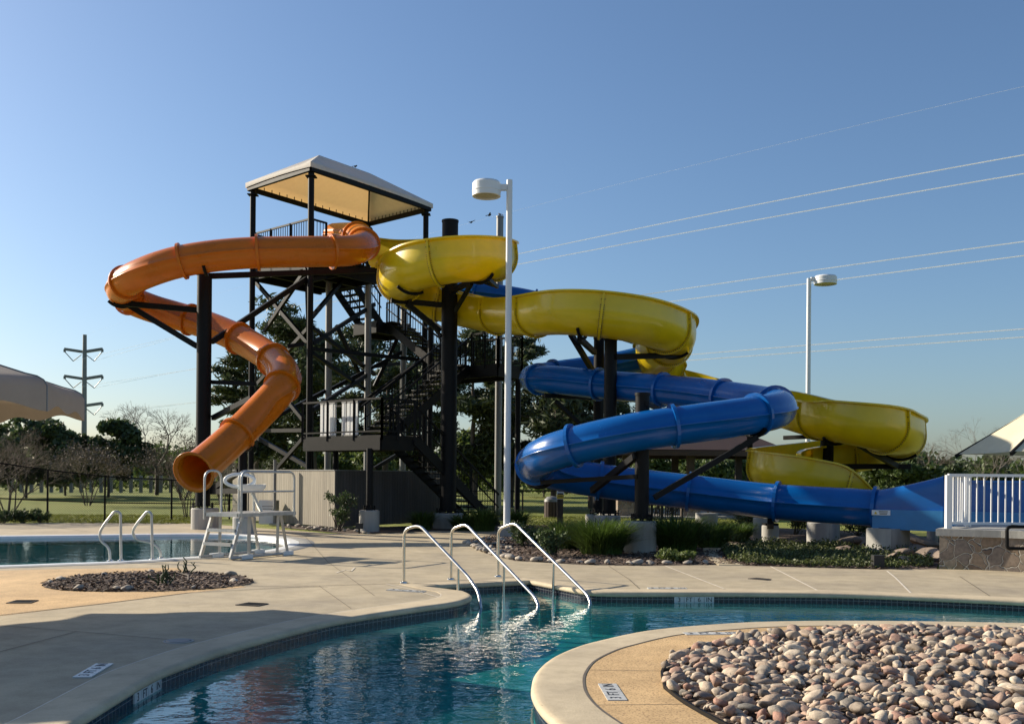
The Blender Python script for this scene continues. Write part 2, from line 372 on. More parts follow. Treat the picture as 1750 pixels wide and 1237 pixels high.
def frames(path, bank=0.):
    n = len(path); fr = []
    curv = []
    for i in range(n):
        t = (path[min(i+1, n-1)]-path[max(i-1, 0)]).normalized()
        s = t.cross(Vector((0,0,1))).normalized(); up = s.cross(t)
        fr.append([t, s, up])
    if bank:
        for i in range(n):
            a, b = fr[max(i-2, 0)][0], fr[min(i+2, n-1)][0]
            curv.append(a.x*b.y-a.y*b.x)            # + means turning left
        for _ in range(12): curv = [curv[0]] + [(curv[i-1]+curv[i]*2+curv[i+1])/4 for i in range(1, n-1)] + [curv[-1]]
        for i in range(n):
            ang = max(-1, min(1, curv[i]/.3))*bank    # turning left raises the right (outer) side
            t, s, up = fr[i]; c, d = math.cos(ang), math.sin(ang)
            fr[i] = [t, s*c+up*d, up*c-s*d]
    return fr
def sweep(mb, path, fr, i0, i1, prof, closed=True, smooth=True, mi=0, caps=False):
    """prof(i) -> list of (side, up)"""
    vs = []; n = None
    for i in range(i0, i1+1):
        pr = prof(i); n = len(pr); t, s, up = fr[i]
        vs += [path[i] + s*a + up*b for a, b in pr]
    fs = []
    for r in range(i1-i0):
        for k in range(n if closed else n-1):
            fs.append((r*n+k, r*n+(k+1) % n, (r+1)*n+(k+1) % n, (r+1)*n+k))
    mb.add(vs, fs, mi, smooth)
    if caps:
        mb.add(vs[:n], [tuple(range(n))[::-1]], mi); mb.add(vs[-n:], [tuple(range(n))], mi)
def inside(p, poly):
    c = False; n = len(poly); j = n-1
    for i in range(n):
        if (poly[i][1] > p[1]) != (poly[j][1] > p[1]) and p[0] < (poly[j][0]-poly[i][0])*(p[1]-poly[i][1])/(poly[j][1]-poly[i][1])+poly[i][0]: c = not c
        j = i
    return c
def smooth_loop(pts, n=6, closed=True):
    pts = [Vector((p[0], p[1], 0)) for p in pts]; N_ = len(pts); out = []
    rng = range(N_) if closed else range(N_-1)
    for i in rng:
        p0, p1, p2, p3 = pts[(i-1) % N_], pts[i], pts[(i+1) % N_], pts[(i+2) % N_]
        if not closed:
            p0 = pts[max(i-1, 0)]; p3 = pts[min(i+2, N_-1)]
        for k in range(n):
            t = k/n
            out.append(.5*((2*p1)+(p2-p0)*t+(2*p0-5*p1+4*p2-p3)*t*t+(3*p1-p0-3*p2+p3)*t**3))
    if not closed: out.append(pts[-1])
    return out
def text_mesh(s, size):
    cu = bpy.data.curves.new('lettering', 'FONT'); cu.body = s; cu.size = size; cu.align_x = 'CENTER'; cu.align_y = 'CENTER'; cu.extrude = .001
    o = bpy.data.objects.new('lettering', cu); COL.objects.link(o)
    dg = bpy.context.evaluated_depsgraph_get(); dg.update()
    me = bpy.data.meshes.new_from_object(o.evaluated_get(dg))
    bpy.data.objects.remove(o); return me
def lettering(parent, s, size, c, X, Y, m, name='lettering', bold=0, sx=1.):
    me = text_mesh(s, size); X = Vector(X).normalized(); Y = Vector(Y).normalized(); Z = X.cross(Y)
    off = origin_of(parent)
    for v in me.vertices: p = v.co; v.co = Vector(c) + X*(p.x*sx) + Y*p.y + Z*p.z - off
    me.materials.clear(); me.materials.append(m)
    for p_ in me.polygons: p_.material_index = 0
    return link(name, me, parent, off)
# ================================================================== camera, sky, sun
cam = bpy.data.cameras.new('Camera'); co = bpy.data.objects.new('Camera', cam); COL.objects.link(co)
co.location = (0, 0, EYE); co.rotation_euler = (rad(90), -ROLL, 0)
cam.sensor_width = 36; cam.lens = F/1750*36; cam.shift_y = (HY-618.5)/1750; cam.clip_end = 3000; cam.clip_start = .05
SC.camera = co
w = bpy.data.worlds.new('World'); SC.world = w; w.use_nodes = True
wn = w.node_tree.nodes; wl = w.node_tree.links
sky = wn.new('ShaderNodeTexSky'); sky.sky_type = 'NISHITA'; sky.sun_disc = False
sky.sun_elevation = SUN_EL; sky.sun_rotation = math.atan2(SUN_AZ.x, SUN_AZ.y)
sky.air_density = 1.3; sky.dust_density = 4.0; sky.ozone_density = 5.0; sky.altitude = 1500
wl.new(sky.outputs['Color'], wn['Background'].inputs['Color']); wn['Background'].inputs['Strength'].default_value = .080
S = SUN_AZ*math.cos(SUN_EL) + Vector((0, 0, math.sin(SUN_EL)))
ld = bpy.data.lights.new('Sun', 'SUN'); ld.energy = 4.9; ld.angle = rad(.5); ld.color = (1, .885, .71)
lo = bpy.data.objects.new('Sun', ld); COL.objects.link(lo); lo.rotation_euler = S.to_track_quat('Z', 'Y').to_euler()
SC.view_settings.view_transform = 'Standard'; SC.view_settings.look = 'None'; SC.view_settings.exposure = .74; SC.view_settings.gamma = 1
SC.view_settings.use_curve_mapping = False
SC.render.engine = 'CYCLES'; SC.cycles.max_bounces = 8; SC.cycles.transparent_max_bounces = 12

# ================================================================== ground, deck and pools
RNG = random.Random(7)
river_left = smooth_loop([G(u, v, -.055) for u, v in [(-120,1420),(0,1325),(80,1272),(141,1237),(250,1170),(302,1147),(372,1121),(465,1094),(560,1070),(640,1056),(720,1044),(775,1036),(800,1028),(802,1022),(790,1016)]], 5, False)
nook = [G(717,1001), G(891,993)]
river_far = smooth_loop([G(u, v+1.5, -.055) for u, v in [(905,996),(957,1006),(1000,1014),(1040,1016.5),(1100,1017),(1250,1017),(1400,1018.5),(1500,1021),(1600,1025),(1750,1032),(2000,1046),(2600,1085)]], 5, False)
river_isle = smooth_loop([G(u, v) for u, v in [(2600,1100),(2100,1078),(1750,1065),(1500,1061),(1320,1062),(1207,1068),(1106,1078),(1021,1096),(981,1108),(943,1126),(920,1149),(913,1171),(916,1190),(930,1212),(958,1237),(1010,1275),(1080,1330),(1150,1420)]], 5, False)
for q_ in river_left+river_far: q_.z = 0
RIVER = river_left + nook + river_far + river_isle
LAP = smooth_loop([G(u, v) for u, v in [(-500,921),(-200,918.5),(0,916.5),(200,914),(330,912.5),(420,914),(468,918.5),(492,925),(488,932),(455,940),(400,946),(300,953),(200,959),(100,962.5),(0,966),(-200,972),(-500,980)]], 4)
bed_front = [(1600,972),(1500,972.5),(1400,970),(1262,966),(1225,965),(1100,966.5),(1000,965),(880,958),(830,945),(795,928),(810,921),(850,916),(900,911)]
deck_outer = [Vector((-45,-6,0)), Vector((45,-6,0)), Vector((45,17,0)), G(2300,992), G(1750,975)] + [G(u, v) for u, v in bed_front] + \
    [G(u, v) for u, v in [(905,906),(740,907),(640,912),(560,911),(500,906),(430,901),(380,897),(320,893),(0,893.5),(-400,898)]] + [Vector((-45,32,0))]
b = MB(); b.sheet([[(-900,-60),(900,-60),(900,2500),(-900,2500)]], -.03)
# hollow for the pools: the lawn sheet lies below the deck, so keep it out from under the water
b = MB(); b.sheet([[(-900,-60,0),(900,-60,0),(900,2500,0),(-900,2500,0)], [p for p in RIVER], [p for p in LAP]], -.03)
tag(b.build('lawn', M['lawn']), kind='structure')
b = MB(); b.sheet([deck_outer, RIVER, LAP], 0); tag(b.build('pool_deck', M['deck']), kind='structure')

def outward(loop, closed=True):
    n = len(loop); area = sum(loop[i].x*loop[(i+1) % n].y-loop[(i+1) % n].x*loop[i].y for i in range(n)); sg = 1 if area > 0 else -1
    nr = []
    for i in range(n):
        a, c = loop[(i-1) % n], loop[(i+1) % n]; t = (c-a); t.z = 0; t.normalize(); nr.append(Vector((t.y, -t.x, 0))*sg)
    return nr
def rim(name, loop, prof, m, smooth=True, kind='structure', parent=None):
    nr = outward(loop); n = len(loop); k = len(prof)
    mb = MB(); vs = [loop[i] + nr[i]*o + Vector((0,0,z)) for i in range(n) for o, z in prof]
    fs = [(i*k+j, i*k+j+1, ((i+1) % n)*k+j+1, ((i+1) % n)*k+j) for i in range(n) for j in range(k-1)]
    mb.add(vs, fs, 0, smooth); o = mb.build(name, m, parent)
    bm = bmesh.new(); bm.from_mesh(o.data); bm.verts.ensure_lookup_table()
    for e in bm.edges:
        if len(e.link_faces) == 2 and e.calc_face_angle(0) > rad(60): e.smooth = False
    bm.to_mesh(o.data); bm.free()
    if kind: tag(o, kind=kind)
    return o
rim('pool_coping', RIVER, [(.40,-.002),(.399,.007),(.39,.0072),(.08,.0098),(.06,.010),(.03,.0095),(.0,.005),(-.022,-.012),(-.026,-.04),(-.012,-.062),(.0,-.066)], M['coping'])
rim('pool_coping', LAP, [(.26,-.002),(.255,.007),(.04,.009),(.0,.004),(-.02,-.02),(-.02,-.09),(.0,-.12)], M['whiteplastic'])
rim('pool_apron', LAP, [(.62,-.001),(.615,.0035),(.262,.0036)], M['concrete'])
def wall_band(name, loop, z0, z1, m, kind='structure'):
    n = len(loop); me = bpy.data.meshes.new(name); vs = []; fs = []; uv = []; acc = 0
    for i in range(n):
        a, c = loop[i], loop[(i+1) % n]; L = (c-a).length; k = len(vs)
        vs += [(a.x,a.y,z0),(c.x,c.y,z0),(c.x,c.y,z1),(a.x,a.y,z1)]; fs.append((k,k+1,k+2,k+3)); uv += [(acc,z0-.05),(acc+L,z0-.05),(acc+L,z1-.05),(acc,z1-.05)]; acc += L
    me.from_pydata(vs, [], fs); l = me.uv_layers.new(name='UVMap')
    for i, q in enumerate(uv): l.data[i].uv = q
    me.materials.append(m); o = link(name, me, None, (0,0,0)); return tag(o, kind=kind)
wall_band('pool_tile_band', RIVER, -.21, -.03, M['tile']); wall_band('pool_tile_band', LAP, -.25, -.05, M['tile'])
wall_band('pool_wall', RIVER, -.62, -.21, M['plaster']); wall_band('pool_wall', LAP, -.62, -.25, M['plaster'])
WZ = -.145
for nm, lp, wz, mt in (('water', RIVER, WZ, 'water'), ('water', LAP, -.07, 'water_far')):
    b = MB(); b.sheet([lp], wz); tag(b.build(nm, M[mt]), kind='structure')
    b = MB(); b.sheet([lp], -.62); tag(b.build('pool_floor', M['plaster']), kind='structure')
# entry steps under water in the nook
b = MB(); e0, e1 = nook[0], nook[1]; dn = Vector((.45,-1,0)).normalized()
for k in range(3):
    a0 = e0 + dn*(.0+.0*k) + Vector((.12,0,0)); d = .38*(k+1)
    q = [e0+Vector((.06,0,0)), e1, e1+Vector((.1,-d*1.0,0)), e0+Vector((.3,-d*1.0,0))]
    b.prism([(p.x,p.y-.004*k) for p in q], -.615, -.24-.11*k)
tag(b.build('pool_steps', M['plaster']), kind='structure')

# island and left aggregate paving
isl_n = outward(RIVER); n0 = len(river_left)+len(nook)+len(river_far)
isle_line = [RIVER[i]+isl_n[i]*.405 for i in range(n0, len(RIVER))]
BED = smooth_loop([G(u, v) for u, v in [(1131,1154),(1141,1133),(1169,1116),(1204,1105),(1257,1093),(1320,1087),(1360,1084),(1471,1080),(1750,1082),(2050,1090)]], 4, False) + [Vector((8.2,6.5,0)), Vector((7,4.6,0))] + smooth_loop([G(u, v) for u, v in [(1750,1430),(1420,1325),(1280,1262),(1230,1237),(1170,1203),(1136,1177)]], 4, False)
b = MB(); b.sheet([[*isle_line, Vector((3.0,3.0,0)), Vector((12,3.0,0))], BED], .0045); tag(b.build('island_deck', M['aggregate']), kind='structure')
b = MB(); b.sheet([BED], .003); tag(b.build('gravel_bed_base', M['mulch']), kind='structure')
b = MB(); b.sheet([[G(u, v) for u, v in [(-400,1088),(0,1052),(170,1032),(320,1013),(420,1003),(300,970),(100,972),(-400,985)]]], .002); tag(b.build('aggregate_paving', M['aggregate']), kind='structure')

# joints
M['joint'] = mat('joint_sealant', (.10, .085, .07), .9, var=.3, scale=5); M['joint_light'] = mat('pale_joint_filler', (.62, .56, .46), .9, var=.2, scale=5)
M['drain'] = mat('dark_drain_grate', (.06, .052, .045), .7)
def strip(name, pts, w_, m, z):
    pts = [Vector(p) for p in pts]; vs = []; n = len(pts)
    for i, p in enumerate(pts):
        t = pts[min(i+1, n-1)]-pts[max(i-1, 0)]; t.z = 0; t.normalize(); s = Vector((t.y,-t.x,0))
        vs += [p+s*w_/2+Vector((0,0,z)), p-s*w_/2+Vector((0,0,z))]
    mb = MB(); mb.add(vs, [(2*i,2*i+1,2*i+3,2*i+2) for i in range(n-1)]); return tag(mb.build(name, m), kind='structure')
for pl, wd, dk in [([(-300,1082),(0,1051),(170,1032),(320,1013),(545,1001),(700,996)],.025,1), ([(385,1000),(470,1002),(560,1003)],.02,1), ([(-200,1064),(0,1069),(140,1080),(290,1093)],.012,1),
        ([(-100,1142),(0,1114),(132,1079)],.012,1), ([(1137,967),(1237,1006)],.03,0), ([(1317,968),(1397,1009)],.03,0), ([(1516,976),(1530,987),(1557,1014)],.03,0),
        ([(660,998),(700,1007),(755,1022)],.025,0), ([(574,979),(590,974),(600,976),(606,970)],.03,0), ([(560,911),(400,935),(300,948)],.012,1), ([(1007,1145),(1131,1147)],.008,1), ([(925,1206),(1168,1204)],.008,1), ([(640,930),(720,935),(800,936)],.02,1), ([(1040,967),(1075,990),(1095,1008)],.012,1), ([(1640,985),(1700,1024)],.012,1), ([(545,1001),(600,1040)],.010,1), ([(520,915),(560,960),(640,1018)],.010,1), ([(60,897),(150,908)],.02,1)]:
    q = [G(u, v) for u, v in pl]; q = [q[i]+(q[i+1]-q[i])*t/6 for i in range(len(q)-1) for t in range(6)]+[q[-1]]
    strip('deck_joint', q, wd, M['joint' if dk else 'joint_light'], .0065)
strip('deck_joint', isle_line, .022, M['joint'], .0085)
lj = [RIVER[i]+isl_n[i]*.41 for i in range(0, len(river_left)-4)]
strip('deck_joint', lj, .014, M['joint_light'], .008)
# planting bed soils
PB = [G(u, v) for u, v in bed_front[:11]] + [G(u, v) for u, v in [(900,905),(905,897),(1050,893),(1300,900),(1480,908),(1620,920)]]
b = MB(); b.sheet([PB], -.006); tag(b.build('planting_soil', M['mulch']), kind='structure')
b = MB(); b.sheet([[G(u, v) for u, v in [(480,900),(600,911.5),(740,906.5),(905,905.5),(905,895),(760,895),(640,900),(575,904),(490,894)]]], -.01); tag(b.build('planting_soil', M['mulch']), kind='structure')
b = MB(); b.prism([G(u, v) for u, v in [(1200,938),(1225,931),(1310,926),(1310,929.5),(1240,936),(1223,943),(1237,955),(1270,966.2),(1228,965.5),(1206,951)]], -.02, .015); tag(b.build('garden_path', M['coping']), kind='structure')
MULCH = smooth_loop([G(u, v) for u, v in [(72,1000),(85,993),(140,985),(200,980),(270,978),(340,979),(400,985),(433,992),(415,1000),(330,1008),(230,1011),(130,1010),(85,1006)]], 3)
b = MB(); b.sheet([MULCH], .008); tag(b.build('planting_soil', M['mulch']), kind='structure')

def chips(name, poly, n, size, zmax, m):
    xs = [p.x for p in poly]; ys = [p.y for p in poly]; V = []; Fq = []; r = random.Random(3)
    while len(Fq) < n:
        p = (r.uniform(min(xs), max(xs)), r.uniform(min(ys), max(ys)))
        if not inside(p, poly): continue
        a = r.uniform(0, 6.28); tl = r.uniform(-.5, .5); L = size*r.uniform(.5, 1.5); W_ = L*r.uniform(.2, .5)
        d = Vector((math.cos(a), math.sin(a), tl)).normalized()*L/2; s = Vector((-math.sin(a), math.cos(a), r.uniform(-.5, .5)))*W_/2; c = Vector((p[0], p[1], .012+r.random()*zmax)); k = len(V)
        V += [c-d-s, c+d-s, c+d+s, c-d+s]; Fq.append((k,k+1,k+2,k+3))
    return tag(npmesh(name, V, Fq, m), kind='stuff')
chips('mulch_chips', MULCH, 5200, .06, .03, M['chip'])
chips('mulch_chips', PB[:11]+[G(905,940), G(1000,945), G(1200,948), G(1600,955)][::-1][:0] + [G(860,912)], 7500, .07, .03, M['chip'])

# ------------------------------------------------------------------ drains, lids, depth markers
def flat_item(name, label, cat, px, m, z=.012, group=None):
    q = [G(u, v) for u, v in px]; c = sum(q, Vector())/len(q); t = thing(name, label, cat, c, group)
    b = MB(); b.prism(q, -.01, z); b.build('frame', m, t)
    mb = MB(); e1 = (q[1]-q[0]); e2 = (q[3]-q[0])
    for k in range(1, 6):
        a = q[0]+e2*(k/6)+e1*.08; d = q[0]+e2*(k/6)+e1*.92; mb.bar(a+Vector((0,0,z+.003)), d+Vector((0,0,z+.003)), .012, .005)
    mb.build('grate', M['black'], t); return t
DG = 'square drain grates in the deck'
flat_item('deck_drain', 'dark square drain grate in tan paving below the oval mulch bed', 'drain', [(10,1031),(52,1031),(66,1026),(28,1026)], M['drain'], group=DG)
flat_item('deck_drain', 'dark square drain grate in sunlit concrete right of the oval mulch bed', 'drain', [(402,1034),(440,1036),(459,1032),(425,1030)], M['drain'], group=DG)
flat_item('deck_drain', 'dark square drain grate in the far deck between river and ground cover', 'drain', [(1278,989),(1310,991.5),(1318,991),(1292,988)], M['drain'], group=DG)
t = thing('skimmer_lid', 'round pale skimmer lid beside the shaded pool coping', 'lid', G(305,1095.5))
c = G(305,1095.5); b = MB(); b.lathe(c, [(0,.012),(.115,.012),(.12,.004)], 28); b.build('lid', M['galv'], t)
b = MB(); b.lathe(c, [(.125,.008),(.15,.008),(.152,.002)], 28); b.build('ring', M['concrete'], t)

M['marker'] = mat('pale_marker_tile', (.50, .51, .50), .35, var=.1, scale=9)
def wall_marker(u, v, label, width=.6):
    pts = RIVER; i = min(range(len(pts)), key=lambda k: (pts[k]-G(u, v)).length)
    a, c = pts[i-1], pts[(i+1) % len(pts)]; X = (c-a).normalized(); nr = outward(RIVER)[i]*-1
    if X.cross(Vector((0,0,1))).dot(nr) < 0: X = -X
    ctr = pts[i] + nr*.012; t = thing('depth_marker', label, 'marker', (ctr.x, ctr.y, -.1))
    for k, ch in enumerate(['3', 'FT', '6', 'IN']):
        cc = ctr + X*((k-1.5)*width/4) + Vector((0,0,-.114)); b = MB(); b.box(cc, (width/4-.006, .014, .105), (X, nr, Vector((0,0,1)))); tl = b.build('tile', M['marker'], t)
        lettering(tl, ch, .098, cc+nr*.0085+Vector((0,0,.008)), X, (0,0,1), M['ink'], sx=.95)
    return t
wall_marker(1210, 1017, 'white tile depth marker 3 FT 6 IN on the far river wall')
wall_marker(275, 1158, 'white tile depth marker 3 FT 6 IN on the shaded left pool wall')
def deck_marker(c, Xd, label, width=.6, h=.15, z=.011):
    X = Vector(Xd); X.z = 0; X.normalize(); Y = Vector((-X.y, X.x, 0)); t = thing('depth_marker', label, 'marker', c)
    for k, ch in enumerate(['3', 'FT', '6', 'IN']):
        cc = Vector(c)+X*((k-1.5)*width/4)+Vector((0,0,z/2)); b = MB(); b.box(cc, (width/4-.006, h, z), (X, Y, Vector((0,0,1)))); tl = b.build('tile', M['marker'], t)
        lettering(tl, ch, .125, cc+Vector((0,0,z/2+.001)), X, Y, M['ink'], sx=.95)
    return t
deck_marker(G(1046,1183), G(1037,1168)-G(1056,1198), 'white tile depth marker set in the sunlit tan island paving')
deck_marker(G(160,1146), G(179,1135)-G(142,1157), 'white tile depth marker set flat in the shaded left deck')

deck_marker(G(1215,1083), (1,.12,0), 'white tile depth marker seen edge on at the far side of the island')
deck_marker(G(694,1009.5), (1,-.45,0), 'white tile depth marker on the sunlit deck left of the handrails')
deck_marker(G(1140,1005.5), (1,.02,0), 'white tile depth marker on the far deck right of the handrails')
# ================================================================== slides
def circ(r, seam=.03, n=20):
    pr = []
    for k in range(n):
        a = 2*math.pi*k/n; rr = r
        pr.append((math.cos(a)*rr, math.sin(a)*rr))
    out = []
    for k, p in enumerate(pr):
        if k in (0, n//2):
            sgn = 1 if k == 0 else -1
            out += [(sgn*r, -.02*sgn), (sgn*(r+seam), -.012*sgn), (sgn*(r+seam), .012*sgn), (sgn*r, .02*sgn)]
        else: out.append(p)
    return out
def arclen(path):
    a = [0.]
    for p, q in zip(path[:-1], path[1:]): a.append(a[-1]+(q-p).length)
    return a
def tube_slide(root, pts, r, m, spacing, skip_last=0, first=0):
    path = spline(pts); fr = frames(path); al = arclen(path); n = len(path); tot = al[-1]
    k = max(2, round(tot/spacing)); idx = [min(range(n), key=lambda i: abs(al[i]-tot*j/k)) for j in range(k+1)]
    pr = circ(r)
    for j in range(k):
        b = MB(); sweep(b, path, fr, idx[j], idx[j+1], lambda i: pr)
        if j == k-1 or j == 0:
            ip = [(x*.965, y*.965) for x, y in circ(r, 0)]; sweep(b, path, fr, idx[j], idx[j+1], lambda i: ip)
        b.build('tube_section', m, root)
    for j in range(1, k):
        i = idx[j]; t, s, up = fr[i]; b = MB(); N_ = 28; w_ = .038
        for (ra, rb) in ((r+.075, r+.003),):
            vs = [path[i]+t*(w_*e)+(s*math.cos(6.28318*q/N_)+up*math.sin(6.28318*q/N_))*R for R in (ra, rb) for e in (-1, 1) for q in range(N_)]
            fs = []
            for q in range(N_):
                z = (q+1) % N_
                fs += [(q, z, N_+z, N_+q), (q, 2*N_+q, 2*N_+z, z), (N_+q, N_+z, 3*N_+z, 3*N_+q)]
            b.add(vs, fs, 0, False)
        b.build('flange', m, root)
    return path, fr
# ---- orange
OR = .455
orange_pts = [P(*p) for p in [(572,404,35.3),(598,403,34.3),(619,408,32.9),(622,420,31.2),(600,429,30.1),(555,430,29.6),(475,431,29.3),(410,433,29.1),(345,440,28.9),(290,451,28.8),(240,469,29.0),(213,485,29.6),(207,497,30.5),(220,511,31.6),(255,526,32.2),(300,539,32.4),(350,554,32.1),(400,574,31.5),(445,599,30.7),(478,624,29.6),(488,645,28.7),(478,668,28.0),(453,695,27.75),(420,729,27.25),(380,766,26.45),(352,790,25.75),(332,806,25.2)]]
t = thing('tube_slide', 'orange enclosed tube slide winding down from the tower to the left pool', 'water slide', (orange_pts[-1].x, orange_pts[-1].y, 0))
op, of = tube_slide(t, orange_pts, OR, M['orange'], 2.15)
b = MB(); e = len(op)-1; tt, s, up = of[e]; N_ = 30
prof = [(OR*.95,-.25),(OR*.95,-.02),(OR+.08,.06),(OR+.10,.05),(OR+.10,.02),(OR+.01,-.08)]
vs = [op[e]+tt*z+(s*math.cos(6.28318*q/N_)+up*math.sin(6.28318*q/N_))*R for R, z in prof for q in range(N_)]
b.add(vs, [(i*N_+q, i*N_+(q+1) % N_, (i+1)*N_+(q+1) % N_, (i+1)*N_+q) for i in range(len(prof)-1) for q in range(N_)], 0, True); b.build('exit_lip', M['orange'], t)
# ---- blue tube
BR = .435
blue_pts = [P(*p) for p in [(735,492,38.2),(790,498,37.2),(850,506,36.8),(910,516,36.6),(1000,542,36.8),(1090,570,37),(1135,584,36.6),(1142,596,35.3),(1119,608,34.4),(1060,622,34.1),(1013,630,33.9),(955,638,33.5),(918,644,32.8),(909,647,31.9),(925,648,31.2),(960,650,30.7),(1000,655,30.3),(1100,663,29),(1200,673,27.5),(1275,684,26.2),(1318,691,25.2),(1333,697,24.2),(1318,704,23.3),(1285,710,22.8),(1200,722,22.3),(1100,735,22.2),(1000,756,22.4),(945,772,22.8),(918,785,23.6),(914,795,24.5),(932,804,25.2),(980,814,25.5),(1050,825,25.5),(1100,831,25.3),(1250,849,24.8),(1320,857,24.4),(1450,865,23.6),(1497,868,23.3)]]
t = thing('tube_slide', 'blue enclosed tube slide looping low across the middle and ending at the right railing', 'water slide', (blue_pts[-1].x, blue_pts[-1].y, 0))
BLUE = t
bp_, bf_ = tube_slide(t, blue_pts, BR, M['blue'], 2.3)
# flare from tube to open run-out
c0 = bp_[-1]; X1 = P(1616, 868, 22.6); zb = P(1550, 904, 22.9).z; ztop = P(1615, 813, 22.6).z
d = Vector((X1.x-c0.x, X1.y-c0.y, 0)).normalized(); sd = d.cross(Vector((0,0,1)))
N_ = 32; rows = []
Lf = (X1-c0).length
for i in range(9):
    f = i/8; c = c0 + d*(Lf*f); hw = BR + f*.25; zt = (c0.z+BR)*(1-f**1.3)+ztop*f**1.3; zl = c0.z-BR + (zb+.02-(c0.z-BR))*f; e = 2+f*7; row = []
    zm, hh = (zt+zl)/2, (zt-zl)/2
    for q in range(N_):
        a = 2*math.pi*q/N_; ca, sa = math.cos(a), math.sin(a)
        row.append(Vector((c.x, c.y, 0)) + sd*(math.copysign(abs(ca)**(2/e), ca)*hw) + Vector((0,0,zm+math.copysign(abs(sa)**(2/e), sa)*hh)))
    rows.append(row)
b = MB(); b.add([p for r in rows for p in r], [(i*N_+q, i*N_+(q+1) % N_, (i+1)*N_+(q+1) % N_, (i+1)*N_+q) for i in range(8) for q in range(N_)], 0, True); b.build('flare', M['blue'], t)
tt, s, up = bf_[-1]; b = MB()
vs = [c0+tt*e+(s*math.cos(6.28318*q/28)+up*math.sin(6.28318*q/28))*R for R in (BR+.085, BR) for e in (-.04, .04) for q in range(28)]
b.add(vs, [f for q in range(28) for f in ((q, (q+1) % 28, 28+(q+1) % 28, 28+q), (q, 56+q, 56+(q+1) % 28, (q+1) % 28), (28+q, 28+(q+1) % 28, 84+(q+1) % 28, 84+q))]); b.build('flange', M['blue'], t)
# lower skirt box of the run-out, paler blue
zs = P(1550, 871, 22.6).z; b = MB(); w0, w1 = BR+.05, BR+.30
pa = [c0-sd*-w0, c0+d*Lf-sd*-w1, c0+d*Lf+sd*-w1, c0+sd*-w0]
b.prism([(p.x, p.y) for p in pa], zb, zs); b.build('splash_box', M['blue_light'], t)
# open run-out trough behind the railing
tr0 = c0 + d*Lf; run = 6.5; b = MB(); hw = BR+.27
for sg in (-1, 1):
    a = tr0+sd*(hw*sg); e_ = a+d*run
    b.box(((a.x+e_.x)/2, (a.y+e_.y)/2, (zs+ztop-.12)/2), (run, .06, ztop-.12-zs), (d, sd, Vector((0,0,1))))
    b.box(((a.x+e_.x)/2, (a.y+e_.y)/2, ztop-.12), (run, .14, .05), (d, sd, Vector((0,0,1))))
b.build('trough_wall', M['blue'], t)
b = MB(); m_ = tr0+d*(run/2); b.box((m_.x, m_.y, (zb+zs)/2+.002), (run-.01, hw*2+.1, zs-zb), (d, sd, Vector((0,0,1)))); b.build('trough_base', M['blue_light'], t)
# rider notice on the splash box
nb = -sd if (-sd).y < 0 else sd
q = c0 + nb*(w0+.07) + d*.2; cc = Vector((q.x, q.y, P(1505, 876, 22.6).z)); Xs = d
nsg = MB(); nsg.box(cc, (.40, .012, .115), (d, nb, Vector((0,0,1)))); sg_ = nsg.build('notice', M['sign'], t, )
b = MB()
for k in range(3): b.box(cc+nb*.008+d*.05+Vector((0,0,.03-.03*k)), (.2-.02*k, .004, .014), (d, nb, Vector((0,0,1))))
b.build('lettering', M['ink'], sg_)
b = MB(); b.add([cc+nb*.0085-d*.15+Vector((0,0,-.035)), cc+nb*.0085-d*.08+Vector((0,0,-.035)), cc+nb*.0085-d*.115+Vector((0,0,.03))], [(0,1,2)]); b.build('warning_triangle', M['yellowink'], sg_)

# ---- yellow open flume
YR = .70; YH = .40
yellow_px = [(648, 430, 36.3), (700, 436, 35.6), (770, 434, 34.3), (818, 431, 33.2), (846, 439, 31.6), (838, 439, 30.2), (808, 440, 29.5), (770, 443, 29.3), (735, 449, 29.4), (703, 459, 30.0), (684, 475, 31.2), (694, 487, 32.6), (735, 508, 33.4), (785, 521, 33.2), (840, 531, 32.3), (880, 534, 31.1), (915, 534, 29.8), (955, 530, 28.8), (1000, 532, 28.3), (1050, 537, 28.2), (1100, 547, 28.5), (1138, 561, 29.3), (1152, 570, 30.5), (1145, 587, 31.9), (1126, 602, 33.2), (1118, 614, 34.8), (1140, 638, 36.2), (1190, 664, 36), (1260, 678, 34.3), (1330, 690, 32), (1390, 707, 29.8), (1440, 715, 28.4), (1490, 724, 27.8), (1525, 736, 28.4), (1540, 741, 29.8), (1527, 754, 31.2), (1485, 766, 32.1), (1425, 776, 32.2), (1365, 783, 31.5), (1325, 790, 30.3), (1318, 797, 29.0), (1345, 805, 28.0), (1400, 816, 27.5), (1450, 827, 27.4), (1500, 840, 27.4), (1560, 851, 27.4), (1650, 856, 27.3), (1760, 858, 27.2)]
yp = spline([P(*p) for p in yellow_px]); yf = frames(yp, rad(9)); ya = arclen(yp); ny = len(yp)
t = thing('flume_slide', 'bright yellow open flume slide with three big loops descending to the right', 'water slide', (yp[-1].x, yp[-1].y, 0))
end_s = ya[min(range(ny), key=lambda i: (yp[i]-P(1415,819,27.5)).length)]; end_e = ya[min(range(ny), key=lambda i: (yp[i]-P(1525,846,27.4)).length)]
def wallh(i): f = max(0, min(1, (ya[i]-end_s)/(end_e-end_s))); f = f*f*(3-2*f); return YH*(1-f)-.42*f
